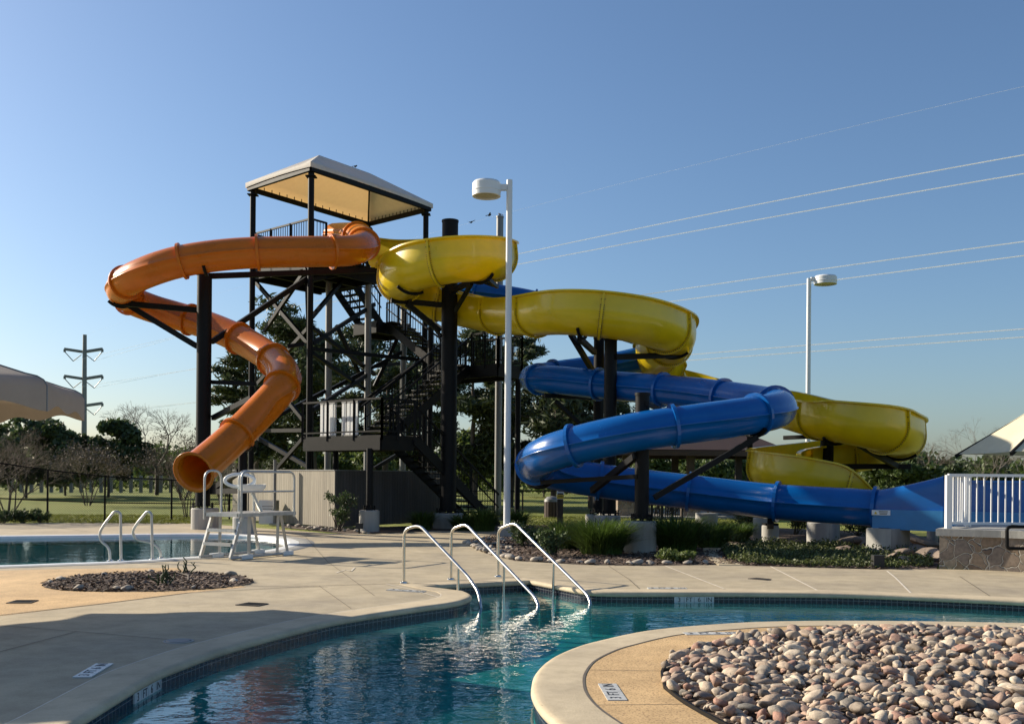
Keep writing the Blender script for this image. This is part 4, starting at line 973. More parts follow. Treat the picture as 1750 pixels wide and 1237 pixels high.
# ================================================================== lamps
def lamp(label, ub, vb, px, uc_top, v_top, hu0, hu1, hv0, hv1, Y=None):
    g = G(ub, vb) if Y is None else GX(ub, Y); Y = g.y; zt_ = P(uc_top, v_top, Y).z; r = px*Y/F/2
    t = thing('lamp_post', label, 'street lamp', g, 'white pole lamps')
    b = MB(); b.box(g+UP*.12, (r*5.5, r*5.5, .30)); b.build('footing', M['concrete'], t)
    b = MB(); b.tube([g+UP*.27, g+UP*zt_], [r*1.08, r*.92], 18); b.box(g+UP*.285, (r*3.6,r*3.6,.03)); b.build('pole', M['white'], t)
    xh = P((hu0+hu1)/2, hv0, Y).x - P(uc_top, hv0, Y).x; R = (hu1-hu0)*Y/F/2; zc0, zc1 = P(0,0,1).z, 0
    zt2 = P((hu0+hu1)/2, hv0+2, Y).z; zb_ = P((hu0+hu1)/2, hv1-5, Y).z; c = Vector((g.x+xh, g.y, 0)); H = zt2-zb_
    b = MB(); b.lathe(c, [(0,zt2),(R*.9,zt2),(R,zt2-.05),(R,zb_+H*.42),(R*1.025,zb_+H*.40),(R*1.025,zb_+H*.34),(R,zb_+H*.32),(R,zb_),(R*.9,zb_-.005),(R*.88,zb_+.06)], 32, smooth=True); b.build('lamp_head', M['white'], t)
    b = MB(); b.lathe(c, [(R*.885,zb_+.03),(0,zb_+.03)], 28); b.build('lens', M['lens'], t)
    s = 1 if xh > 0 else -1; b = MB(); zm = zb_+H*.62; b.bar((g.x+s*r*.8,g.y,zm), (c.x-s*R*.98,c.y,zm), .12, .16); b.build('arm', M['white'], t)
lamp('near white lamp post with its drum head on the left side', 866, 917, 11, 873, 308, 809.5, 858, 309, 341)
lamp('distant white lamp post with its drum head on the right side', 1380, 890, 8, 1384, 476, 1393, 1431, 470, 491, 40)

# ================================================================== big umbrella at the left
def umbrella(label, C, R, n, a0, z_sh, z_bot, z_top, m, scallop=.07, visible_ribs=True):
    t = thing('shade_umbrella', label, 'umbrella', (C[0], C[1], 0)); V = [Vector((C[0]+R*math.cos(rad(a0+360*k/n)), C[1]+R*math.sin(rad(a0+360*k/n)), 0)) for k in range(n)]
    top = Vector((C[0], C[1], z_top)); b = MB(); mm = 24
    prof = [(0,z_top),(.35,z_top-(z_top-z_sh)*.30),(.7,z_top-(z_top-z_sh)*.68),(.90,z_sh+.02),(.955,z_sh-.015),(.985,z_sh-.06),(1.0,z_sh-.13)]
    for k in range(n):
        A, B2 = V[k], V[(k+1) % n]; vs = []
        for f_, z in prof:
            for i in range(mm+1):
                e_ = A.lerp(B2, i/mm); p = Vector((C[0], C[1], 0)).lerp(e_, f_); vs.append(Vector((p.x, p.y, z - .03*math.sin(math.pi*i/mm)*f_)))
        for i in range(mm+1):
            e_ = A.lerp(B2, i/mm); vs.append(Vector((e_.x, e_.y, z_bot + scallop*(.5-.5*math.cos(4*math.pi*i/mm)) + .03*math.sin(math.pi*i/mm))))
        nr_ = len(prof)+1
        b.add(vs, [(r_*(mm+1)+i, r_*(mm+1)+i+1, (r_+1)*(mm+1)+i+1, (r_+1)*(mm+1)+i) for r_ in range(nr_-1) for i in range(mm)], 0, True)
    b.build_raw('fabric_cover', m, t)
    for k in range(n):
        b = MB(); b.tube([Vector((C[0],C[1],0)).lerp(V[k], f_)+UP*(z+.004) for f_, z in prof]+[V[k]+UP*z_bot], .009, 5); b.build('seam', M['galv'], t)
    for k in range(n): b = MB(); b.bar(Vector((C[0],C[1],z_top-.1)), V[k].lerp(Vector((C[0],C[1],0)), .04)+UP*(z_sh-.12), .05, .07); b.build('rib', M['dark'], t)
    b = MB(); b.tube([(C[0],C[1],0),(C[0],C[1],z_top-.05)], .07, 12); b.build('pole', M['dark'], t)
    b = MB(); b.lathe((C[0],C[1],0), [(0,.1),(.4,.1),(.45,.0)], 20); b.build('base', M['concrete'], t)
    return t
umbrella('grey beige umbrella with a scalloped valance at the left edge', (-8.12, 11.95), 2.8, 8, -10, 2.82, 2.40, 3.40, M['canopy_gray'])

# cream cantilever umbrella on the right
tip = P(1637,776,26); ctr = Vector((tip.x+2.55, tip.y-1.55, 0)); pk = P(1863,637,24.45).z
t = thing('shade_umbrella', 'cream pointed umbrella rising behind the white railing', 'umbrella', ctr)
cor = []
for k in range(6): 
    v_ = tip-ctr; v_.z = 0; a = rad(60*k); cor.append(ctr + Vector((v_.x*math.cos(a)-v_.y*math.sin(a), v_.x*math.sin(a)+v_.y*math.cos(a), tip.z)))
top = Vector((ctr.x, ctr.y, pk)); b = MB(); n = 8
for k in range(6):
    A, B2 = cor[k], cor[(k+1) % 6]; vs = []
    for j in range(n+1):
        for i in range(n+1):
            p = A.lerp(B2, i/n); p = p.lerp(Vector((ctr.x,ctr.y,p.z)), .09*math.sin(math.pi*i/n)); q_ = top.lerp(p, j/n); vs.append(q_-UP*.14*math.sin(math.pi*j/n)*math.sin(math.pi*i/n))
    b.add(vs, [(j*(n+1)+i, j*(n+1)+i+1, (j+1)*(n+1)+i+1, (j+1)*(n+1)+i) for j in range(n) for i in range(n)], 0, True)
b.build_raw('fabric_cover', M['canopy_cream'], t)
for k in range(6):
    dd = (cor[k]-ctr); b = MB(); b.bar(top-UP*.12, cor[k]+Vector((dd.x,dd.y,0))*.02-UP*.06, .06, .09); b.build('rib', M['dark'], t)
b = MB(); b.tube([ctr, top], .06, 12); b.build('pole', M['dark'], t); b = MB(); b.lathe(ctr, [(0,.12),(.4,.12),(.45,0)], 18); b.build('base', M['concrete'], t)

# ================================================================== stone wall, slab and white railing at the right
A = G(1605,970.5); Bq = G(1716,975.5); Cq = Bq+Vector((.8,-.6,0))*3.2; ZS = P(1620,903,A.y).z
W = [A, Bq, Cq, Vector((17,Cq.y,0)), Vector((17,21.4,0)), Vector((GX(1655,21.4).x,21.4,0))]
t = thing('stone_terrace', 'raised terrace with a fieldstone wall and concrete slab at the right edge', 'terrace', A)
b = MB(); b.prism(W, -.1, ZS-.14); b.build('stone_wall', M['stonewall'], t)
cc = sum(W, Vector())/len(W); sl = [p+(p-cc).normalized()*.07 for p in W]
b = MB(); b.prism(sl, ZS-.138, ZS-.012); b.prism([cc+(p-cc)*.995 for p in sl], ZS-.0115, ZS); b.build('slab', M['concrete'], t)
t = thing('white_railing', 'white metal railing with vertical bars on the stone terrace', 'railing', (A.x, A.y, ZS))
zr0, zr1 = P(1620,894,A.y).z, P(1620,811.5,A.y).z; a0 = GX(1621, A.y+.12, 0); a1 = Vector((15.5, A.y-.05, 0))
ret = Vector((GX(1654,20.05).x, 20.05, 0))
for p, q_ in ((a0, a1), (a0, ret)):
    for z, nm, h_ in ((zr1,'top_rail',.055),(zr0,'bottom_rail',.045)): b = MB(); b.bar(p+UP*z, q_+UP*z, .055, h_); b.build(nm, M['white'], t)
    L = (q_-p).length; n = int(L/.135)
    for k in range(1, n): c = p.lerp(q_, k/n); b = MB(); b.bar(c+UP*zr0, c+UP*zr1, .022); b.build('baluster', M['white'], t)
for p in (a0, ret, a0+Vector((2.6,-.06,0)), a1): b = MB(); b.box(p+UP*((ZS+zr1)/2), (.10,.10,zr1-ZS)); b.build('rail_post', M['white'], t)
q0 = [P(1800,900,18.1), P(1721,900,18.1), P(1721,937,18.1), P(1800,937,18.1)]
t = thing('pipe_rail', 'black bent pipe rail fixed to the stone wall', 'handrail', q0[2]); b = MB(); b.tube(bend(q0, 6, .07), .032, 10); b.build('pipe', M['dark'], t)
b = MB(); b.bar(q0[0].lerp(q0[1], .6), q0[0].lerp(q0[1], .6)+Vector((0,.5,0)), .04); b.build('bracket', M['dark'], t)

# ================================================================== chain-link fence at the left
def mesh_panel(b, p0, p1, z0a, z0b, z1a, z1b, pitch, r):
    L = (p1-p0).length; n = int(L/pitch); H = max(z1a-z0a, z1b-z0b)
    def pt(s, h): f = s/L; q_ = p0.lerp(p1, f); return Vector((q_.x, q_.y, (z0a*(1-f)+z0b*f)+h*((z1a-z0a)*(1-f)+(z1b-z0b)*f)))
    k0 = int(H/pitch)+1
    for k in range(-k0, n+1):
        for sg in (1, -1):
            s0 = k*pitch; s1 = s0+H
            lo, hi = max(0, s0), min(L, s1)
            if hi-lo < .03: continue
            h0, h1 = (lo-s0)/H, (hi-s0)/H
            if sg < 0: h0, h1 = 1-h0, 1-h1
            a, c = pt(lo, h0), pt(hi, h1); d = (c-a).normalized(); nn = Vector((0,-1,0)); s = d.cross(nn)*r; vs = [a+s, a-s*.5+nn*r, a-s*.5-nn*r, c+s, c-s*.5+nn*r, c-s*.5-nn*r]
            b.add(vs, [(0,1,4,3),(1,2,5,4),(2,0,3,5)])
def chain_fence(label, posts, mid=True, pitch=.085, r=.0045):
    t = thing('chain_link_fence', label, 'fence', posts[0][0])
    for p, z in posts: b = MB(); b.tube([p-UP*.1, p+UP*(z+.03)], .035, 8); b.build('fence_post', M['dark'], t)
    for (p, z), (q_, y) in zip(posts[:-1], posts[1:]):
        b = MB(); b.bar(p+UP*z, q_+UP*y, .042); b.build('top_rail', M['dark'], t)
        if mid: b = MB(); b.bar(p+UP*z*.42, q_+UP*y*.42, .04); b.build('mid_rail', M['dark'], t)
        b = MB(); mesh_panel(b, p, q_, .04, .04, z, y, pitch, r); b.build('wire_mesh', M['dark'], t)
    return t
fp = []
for u, vb, vt in ((-150,897,771),(-30,895.5,786),(81,893,802),(179,891,813),(293,889,819),(345,888,822),(392,886.5,824)):
    g = G(u, vb, -.02); fp.append((g, P(u, vt, g.y).z))
chain_fence('black chain-link fence along the lawn behind the left pool', fp)
fp = []
for u, vb, vt in ((800,880,838),(893,880,838),(952,879.5,838.5),(1080,878,839)):
    g = G(u, vb, -.02); fp.append((g, P(u, vt, g.y).z))
chain_fence('low black chain-link fence on the lawn behind the white lamp post', fp, False)

# timber post-and-rail fence far across the lawn
t = thing('post_fence', 'weathered grey post fence far across the left lawn', 'fence', GX(190,85))
for k in range(22):
    g = GX(20+17*k, 84+1.2*k*.2, -.02); b = MB(); b.box(g+UP*.75, (.24,.24,1.5)); b.build('fence_post', M['galv'], t)
b = MB(); b.bar(GX(20,84)+UP*1.15, GX(377,88.8)+UP*1.15, .08, .14); b.build('fence_rail', M['galv'], t)

# ================================================================== sign, poles and small things by the enclosure
g = G(457, 896); t = thing('folding_sign', 'white folding sign standing before the taupe board fence', 'sign', g)
X = Vector((1,.25,0)).normalized(); Yv = Vector((-.25,1,0)).normalized()
for s, m_ in ((-1,'sign'),(1,'galv')):
    b = MB(); tl_ = (Yv*(-s*.28)+UP*.80).normalized(); c = g+Yv*(s*.16)+UP*.42+X*(.1 if s>0 else 0); b.box(c, (.56,.03,.84), (X, tl_.cross(X), tl_)); bp2 = b.build('board', M[m_], t)
    if s < 0:
        b = MB(); nn = X.cross(tl_)
        for k in range(4): b.box(c+nn*.017+tl_*(.2-.09*k), (.36-.05*(k % 2),.003,.022), (X, nn, tl_)); b.box(c-nn*.017+tl_*(.2-.09*k), (.36-.05*(k % 2),.003,.022), (X, nn, tl_))
        b.build('lettering', M['galv'], bp2)
g = GX(470, 33.2); t = thing('shower_pole', 'thin pale steel pole standing behind the lifeguard stand', 'pole', g); b = MB(); b.tube([g, P(470,785,33.2)], .055, 10); b.build('pole', M['galv'], t); b = MB(); b.box(g+UP*.03, (.3,.3,.06)); b.build('base', M['concrete'], t)
g = G(957, 897); t = thing('sign_post', 'brown timber post with a small white and yellow notice', 'sign', g)
b = MB(); b.box(g+UP*(P(957,835,g.y).z/2), (.2,.2,P(957,835,g.y).z)); b.build('post', M['wood'], t)
zc = P(957,843.5,g.y).z; b = MB(); b.box(g+Vector((0,-.12,zc)), (.25,.02,.37)); sb = b.build('notice', M['sign'], t)
b = MB(); b.box(g+Vector((0,-.133,zc-.10)), (.24,.004,.14)); b.build('yellow_band', M['yellowink'], sb); b = MB(); b.box(g+Vector((0,-.134,zc)), (.19,.004,.05)); 
for k in range(2): b.box(g+Vector((0,-.134,zc+.09+.05*k)), (.16,.004,.018))
b.box(g+Vector((0,-.138,zc-.09)), (.15,.004,.03)); b.build('lettering', M['ink'], sb)
g = G(943, 884); t = thing('litter_bin', 'brown slatted litter bin with a grey dome lid', 'bin', g)
b = MB(); zt_ = P(943,857,g.y).z
for k in range(14): a = 6.28318*k/14; b.box(g+Vector((math.cos(a)*.30,math.sin(a)*.30,zt_/2)), (.11,.03,zt_), (Vector((-math.sin(a),math.cos(a),0)), Vector((math.cos(a),math.sin(a),0)), UP))
b.lathe(g, [(.27,.02),(.27,zt_-.03)], 16); b.build('slatted_body', M['brownpaint'], t); b = MB(); b.lathe(g, [(.33,zt_),(.31,zt_+.1),(.2,zt_+.2),(0,zt_+.24)], 18); b.build('dome_lid', M['galv'], t)
g = G(1500, 970.5); t = thing('garden_spotlight', 'small black garden spotlight at the ground cover edge', 'light fixture', g)
b = MB(); b.box(g+UP*.14, (.20,.16,.22)); b.build('housing', M['black'], t); b = MB(); b.bar(g, g+UP*.05, .05); b.build('stake', M['black'], t)
g = G(614, 911.5); t = thing('garden_spotlight', 'small dark floodlight at the foot of the landing footing', 'light fixture', g)
b = MB(); b.box(g+UP*.22, (.20,.14,.16)); b.build('housing', M['black'], t); b = MB(); b.bar(g, g+UP*.15, .05); b.build('stake', M['black'], t)

# ================================================================== pavilion behind the slides
t = thing('pavilion', 'open picnic pavilion with a brown hip roof behind the blue slide', 'pavilion', GX(1190,44))
x0, x1, y0, y1 = GX(1046,42).x, GX(1345,42).x, 41.5, 49; ze = 2.85; zr = 4.5
b = MB(); e0 = [Vector((x0,y0,ze)), Vector((x1,y0,ze)), Vector((x1,y1,ze)), Vector((x0,y1,ze))]; ra, rb = Vector((x0+3,(y0+y1)/2,zr)), Vector((x1-3,(y0+y1)/2,zr))
b.add(e0+[ra,rb], [(0,1,5,4),(1,2,5),(2,3,4,5),(3,0,4)]); b.add([p-UP*.08 for p in e0+[ra,rb]], [(4,5,1,0),(5,2,1),(5,4,3,2),(4,0,3)]); b.build('roof', M['roofbrown'], t)
b = MB()
for i in range(4): b.bar(e0[i]-UP*.14, e0[(i+1) % 4]-UP*.14, .12, .22)
b.build('fascia', M['roofbrown'], t)
for px, py in ((x0+.6,y0+.6),(x1-.6,y0+.6),((x0*.55+x1*.45),y0+.6),(x0+.6,y1-.6),(x1-.6,y1-.6),((x0+x1)/2,y1-.6)):
    b = MB(); b.box((px,py,1.9), (.3,.3,1.8)); cp = b.build('post', M['wood'], t); b = MB(); b.box((px,py,.5), (.75,.75,1.0)); b.box((px,py,1.03), (.85,.85,.07)); b.build('stone_base', M['stonewall'], cp)
b = MB(); b.prism([(x0-.3,y0-.3),(x1+.3,y0-.3),(x1+.3,y1+.3),(x0-.3,y1+.3)], -.1, .06); b.build('floor_slab', M['concrete'], t)
for k in range(3):
    c = Vector((x0+1.6+2.3*k, y0+2.2, 0)); q_ = thing('picnic_table', ['dark picnic table nearest the litter bin in the pavilion','dark picnic table mid pavilion behind the blue column','dark picnic table under the right half of the pavilion'][k], 'table', c, 'picnic tables in the pavilion')
    b = MB(); b.box(c+UP*.8, (1.7,.8,.06)); b.build('table_top', M['brownpaint'], q_)
    for s in (-1,1): b = MB(); b.box(c+Vector((0,s*.7,.5)), (1.7,.28,.05)); b.build('bench', M['brownpaint'], q_)
    for s in (-1,1):
        b = MB(); b.bar(c+Vector((s*.6,-.7,.06)), c+Vector((s*.6,.3,.78)), .08); b.bar(c+Vector((s*.6,.7,.06)), c+Vector((s*.6,-.3,.78)), .08); b.bar(c+Vector((s*.6,-.75,.47)), c+Vector((s*.6,.75,.47)), .07); b.build('leg_frame', M['black'], q_)
# iron screen fence in front of the pavilion
t = thing('iron_fence', 'dark ornamental iron fence beneath the lower blue tube', 'fence', GX(1130,37)); pA, pB = GX(1096,37,0), GX(1166,37,0); r_ = random.Random(5)
for k in range(5): q_ = pA.lerp(pB, k/4); b = MB(); b.bar(q_, q_+UP*1.15, .06); b.build('fence_post', M['black'], t)
for k in range(4):
    a, c = pA.lerp(pB, k/4), pA.lerp(pB, (k+1)/4); b = MB(); b.bar(a+UP*1.1, c+UP*1.1, .05); b.bar(a+UP*.15, c+UP*.15, .05)
    for j in range(4):
        q_ = a.lerp(c, r_.uniform(.15,.85)); z = r_.uniform(.3,.95); R = r_.uniform(.08,.14)
        b.tube([q_+Vector((math.cos(x*.5236)*R,0,z+math.sin(x*.5236)*R)) for x in range(13)], .016, 5, caps=False); s_ = a.lerp(c, (j+.6)/4.4); b.bar(s_+UP*.15, s_+UP*1.1, .03)
    b.build('scroll_panel', M['black'], t)

# ================================================================== transmission pole and cables
TY = 200.; base = GX(143, TY); pt = P(143,572,TY); kx = TY/F
t = thing('transmission_pole', 'tall grey steel power transmission pole far off at the left', 'power pole', base)
b = MB(); b.tube([base-UP*1, Vector((base.x,TY,pt.z))], [5.2*kx,3.2*kx], 14); b.build('pole', M['galv'], t)
ins = {}
for lv, (v0, vt) in enumerate(((600,596.5),(646,642.5),(692,689))):
    for s, ut in ((-1,110.5),(1,175)):
        a = P(143+s*3, v0+1, TY); e_ = P(ut, vt, TY); b = MB(); b.bar(a, e_, .5, .55); b.bar(e_, e_-UP*.6, .35); b.build('crossarm', M['galv'], t)
        m_ = P(143+s*18, v0+17, TY); b = MB(); b.tube([e_-UP*.5, m_], .09, 6); b.tube([P(143+s*4, v0+6, TY), m_], .09, 6); b.build('insulator', M['insul'], t); ins[lv, s] = m_
def wire(label, S, mid, end, Yend=120., m='wire', r=.065):
    E = P(end[0], end[1], Yend); a = true_uv(*mid)[0]/F; dx, dy = E.x-S.x, E.y-S.y
    tm = (a*S.y-S.x)/(dx-a*dy); Ym = S.y+dy*tm; zm = P(mid[0], mid[1], Ym).z
    z0, z1 = S.z, E.z; c2 = (zm - z0 - (z1-z0)*tm)/(tm*tm-tm); c1_ = (z1-z0)-c2
    pts = []
    for k in range(61): f_ = 1.22*k/60; pts.append(Vector((S.x+dx*f_, S.y+dy*f_, z0+c1_*f_+c2*f_*f_)))
    t = thing('power_cable', label, 'cable', S, 'power cables crossing the sky'); b = MB(); b.tube(pts, [r*min(1, .28+.9*k/60) for k in range(61)], 6); b.build('cable', M[m], t)
wire('uppermost bright power cable crossing the right sky', ins[0,1], (905,430), (1750,265))
wire('second bright power cable, just below the uppermost one', ins[0,-1], (895,450), (1750,297))
wire('upper cable of the middle pair, ending above the distant lamp', ins[1,1], (1105,503), (1750,413))
wire('lower cable of the middle pair, passing behind the distant lamp', ins[1,-1], (1150,515), (1750,437))
wire('upper cable of the lowest pair over the lower yellow loop', ins[2,1], (1180,606), (1750,562))
wire('lowest of all the bright power cables', ins[2,-1], (1190,615), (1750,576))
wire('faint thin top cable running above all others', Vector((base.x,TY,pt.z)), (890,358), (1750,148), 120., 'wire', .012)

# ================================================================== birds
def bird(label, p, h, flying=False, k=.5):
    t = thing('bird', label, 'bird', p); d = Vector((math.cos(h), math.sin(h), 0))*k; b = MB(); s = d.cross(UP); U = UP*k
    b.tube([p-d*.16+U*.10, p-d*.08+U*.11, p+U*.12, p+d*.09+U*.16, p+d*.13+U*.21, p+d*.17+U*.205], [q*k for q in (.012,.045,.07,.055,.042,.01)], 8); b.tube([p-d*.27+U*.06, p-d*.12+U*.11], [.03*k,.02*k], 5); b.build('body', M['bird'], t)
    b = MB()
    if flying:
        for e_ in (-1,1): q_ = p+U*.14; b.add([q_+d*.07+s*e_*.04, q_-d*.08+s*e_*.04, q_-d*.06+s*e_*.34+U*.1, q_+d*.02+s*e_*.36+U*.11, q_+U*.015+s*e_*.04], [(0,1,2,3),(0,3,4),(1,4,2),(2,4,3)])
        b.build('wings', M['bird'], t)
    else:
        for e_ in (-.03,.03): b.bar(p+s*e_, p+s*e_+U*.08, .008)
        b.build('legs', M['bird'], t)
rp_ = P(709,283,35.5); rid = r1.lerp(r2, .0)
fr_ = min([k/40 for k in range(41)], key=lambda f_: abs((r1.lerp(r2, f_).x)/(r1.lerp(r2, f_).y)-true_uv(606,280)[0]/F))
bird('small dark bird perched on the ridge of the fabric tower roof', r1.lerp(r2, fr_)+UP*.0, .5)
c_ = [o_ for o_ in SC.objects if o_.get('label','').startswith('slender grey')][0].location
bird('small dark bird perched on top of the slender grey column', Vector((c_.x, c_.y, P(851,367,c_.y-.2).z)), 2.6)
bird('small dark bird flying close beside the slender grey column top', P(836,371,36), .3, True)
bird('small dark bird flying alone between thick column and lamp', P(805,383,36), 1.1, True)
# ================================================================== vegetation
NR = np.random.default_rng(11)
def leaf_quads(centers, size, aspect=.45, droop=0., up=0., var=.5):
    n = len(centers); d = NR.normal(size=(n,3)); d[:,2] = d[:,2]*(1-abs(up)) + up - droop; d /= np.linalg.norm(d, axis=1, keepdims=True)+1e-9
    r = NR.normal(size=(n,3)); s = np.cross(d, r); s /= np.linalg.norm(s, axis=1, keepdims=True)+1e-9
    L = size*(1-var/2+var*NR.random(n))[:,None]; W_ = L*aspect
    a = centers-d*L/2; c = centers+d*L/2; m_ = centers
    V = np.stack([a, m_+s*W_/2, c, m_-s*W_/2], axis=1).reshape(-1,3)
    Fq = np.arange(4*n).reshape(-1,4); return V, Fq
def blob(center, radii, n, shell=.55):
    p = NR.normal(size=(n,3)); p /= np.linalg.norm(p, axis=1, keepdims=True); r = (shell+(1-shell)*NR.random(n))**.8 * NR.random(n)**.15
    return np.array(center) + p*np.array(radii)*r[:,None]
def limb(b, p0, p1, r0, r1, rng, seg=5, wob=.08, sides=6):
    p0, p1 = Vector(p0), Vector(p1); L = (p1-p0).length; pts = []
    for i in range(seg+1):
        f = i/seg; o = Vector((rng.uniform(-1,1), rng.uniform(-1,1), rng.uniform(-.5,.5)))*wob*L*(math.sin(math.pi*f)); pts.append(p0.lerp(p1, f)+o)
    b.tube(pts, [r0+(r1-r0)*i/seg for i in range(seg+1)], sides, caps=False); return pts
def broadleaf(label, base, H, R, mat_, leaf=.3, n=5200, seed=1, group=None, bark='bark', low=.28, cat='tree', name='leafy_tree', clumps=26):
    rng = random.Random(seed); base = Vector(base); t = thing(name, label, cat, base, group); b = MB(); tr = max(.05, H*.02)
    top = base+UP*H*.55; limb(b, base-UP*.1, top, tr, tr*.5, rng, 5, .03, 9)
    cs = []
    for k in range(clumps):
        a = rng.uniform(0, 6.283); zf = rng.random(); rr = R*math.sqrt(max(.05, 1-((zf-.42)/.62)**2))*rng.uniform(.35, 1.0); cs.append(base+Vector((math.cos(a)*rr, math.sin(a)*rr, H*(low+(.97-low)*zf))))
    for c in cs[::2]: limb(b, base+UP*H*rng.uniform(.2,.5), c, tr*.4, tr*.08, rng, 4, .08, 5)
    b.build_raw('trunk', M[bark], t); pts = []
    for c in cs: q = R*rng.uniform(.2,.42); pts.append(blob(c, (q, q, q*.72), n//clumps))
    V, Fq = leaf_quads(np.concatenate(pts), leaf, .55); npmesh('crown', V, Fq, M[mat_], t, base); return t
def pine(label, base, H, R, n=6500, seed=1, group=None, low=.35):
    rng = random.Random(seed); base = Vector(base); t = thing('pine_tree', label, 'tree', base, group); b = MB(); tr = H*.016+.06
    lean = Vector((rng.uniform(-.04,.04)*H, rng.uniform(-.03,.03)*H, 0)); tip = base+UP*H+lean; tp = limb(b, base-UP*.1, tip, tr, tr*.2, rng, 8, .012, 9)
    cl = []; nb = 34
    for k in range(nb):
        f = low+(1-low)*((k+rng.random()*.7)/nb); a = rng.uniform(0,6.283); p0 = base.lerp(tip, f); prof = math.sin(math.pi*min(1, .25+.75*(1-(f-low)/(1-low))))**.8
        Lb = R*prof*rng.uniform(.55,1.05); p1 = p0+Vector((math.cos(a)*Lb, math.sin(a)*Lb, Lb*rng.uniform(-.05,.35))); limb(b, p0, p1, tr*.25*(1.2-f), .015, rng, 4, .07, 5)
        for j in range(rng.randint(2,4)):
            c = p0.lerp(p1, rng.uniform(.55,1.05))+Vector((rng.uniform(-.5,.5), rng.uniform(-.5,.5), rng.uniform(0,.35)))*R*.25; cl.append((c, R*rng.uniform(.15,.30)))
            limb(b, p0.lerp(p1,.6), c, .02, .008, rng, 2, .05, 4)
    b.build_raw('trunk', M['barkpine'], t); pts = []; m_ = int(2.0*n)//len(cl)
    for c, q in cl: pts.append(blob(c, (q*1.25, q*1.25, q*.62), m_, .2))
    V, Fq = leaf_quads(np.concatenate(pts), .46, .22, up=.25); npmesh('crown', V, Fq, M['needle'], t, base); return t
def bare(label, base, H, R, stems=1, depth=5, seed=1, mat_='twig', group=None, name='bare_tree', cat='tree', buds=0, thick=1., low=.34):
    rng = random.Random(seed); base = Vector(base); t = thing(name, label, cat, base, group); tb, wb = MB(), MB(); tips = []
    def grow(p, d, L, r, k):
        q = p; dd = d.copy()
        for i in range(2):
            nd = (dd+Vector((rng.gauss(0,.10), rng.gauss(0,.10), rng.gauss(.03,.06)))).normalized(); n_ = q+nd*L/2
            (tb if k > depth-2 else wb).tube([q, n_], [r*(1-.15*i), r*(.85-.15*i)], 5 if k > depth-2 else 3, caps=False); q, dd = n_, nd
        if k == 0: tips.append(q); return
        for j in range(3 if k > 1 else 4):
            ang = rng.uniform(.25,.75); az = rng.uniform(0,6.283); ref = Vector((0,0,1)) if abs(dd.z) < .9 else Vector((1,0,0)); s = dd.cross(ref).normalized(); u_ = s.cross(dd)
            nd = dd*math.cos(ang)+(s*math.cos(az)+u_*math.sin(az))*math.sin(ang); nd.x *= 1+.25*R/H; nd.y *= 1+.25*R/H; grow(q, nd.normalized(), L*rng.uniform(.6,.85), r*.58, k-1)
    for s in range(stems):
        a = 6.283*s/stems+rng.random(); d = Vector((math.cos(a)*R/H*.5, math.sin(a)*R/H*.5, 1)) if stems > 1 else Vector((0,0,1)); grow(base+Vector((math.cos(a),math.sin(a),0))*.12*(stems > 1)-UP*.05, d.normalized(), H*low, H*.016*thick/(1 if stems == 1 else 1.6), depth)
    tb.build_raw('trunk', M['bark'], t); wb.build_raw('twigs', M[mat_], t)
    if buds:
        c = np.array([tuple(p) for p in tips]); c = np.repeat(c, buds, axis=0)+NR.normal(size=(len(tips)*buds,3))*.22; V, Fq = leaf_quads(c, .13, .5); npmesh('budding_leaves', V, Fq, M['leaf_light' if mat_ == 'twig' else 'twig_red'], t, base)
    return t
GP = 'pines behind the slide tower'
def at(u, Y): return GX(u, Y, -.03)
def hgt(u, v, Y): return P(u, v, Y).z
for lab, u, Y, vt, R, sd, n in [('broad dark pine rising highest behind the tower posts', 540, 56, 543, 3.6, 1, 9000), ('dark rounded pine behind the tower stairs', 655, 60, 572, 3.6, 2, 8500), ('pine whose crown shows left of the tower at the orange bend', 440, 58, 612, 2.6, 3, 6000),
        ('open airy pine right of the thick yellow column', 812, 52, 600, 3.4, 4, 7500), ('tall ragged pine directly behind the white lamp post', 872, 55, 590, 2.2, 5, 5500), ('pine with drooping boughs behind the left blue bends', 945, 50, 655, 3.4, 6, 8500), ('low pine filling the gap beneath the upper blue tube', 1010, 54, 668, 3.2, 7, 6500), ('lower pine between the tower stairs and lower landing', 720, 58, 640, 3.0, 8, 6500), ('small dark pine low behind the tower braces at left', 487, 62, 640, 3.0, 9, 6500)]:
    pine(lab, at(u, Y), hgt(u, vt, Y), R, n, sd, GP, .30 if sd < 4 else .22)
GB = 'leafy trees along the far edge of the lawn'
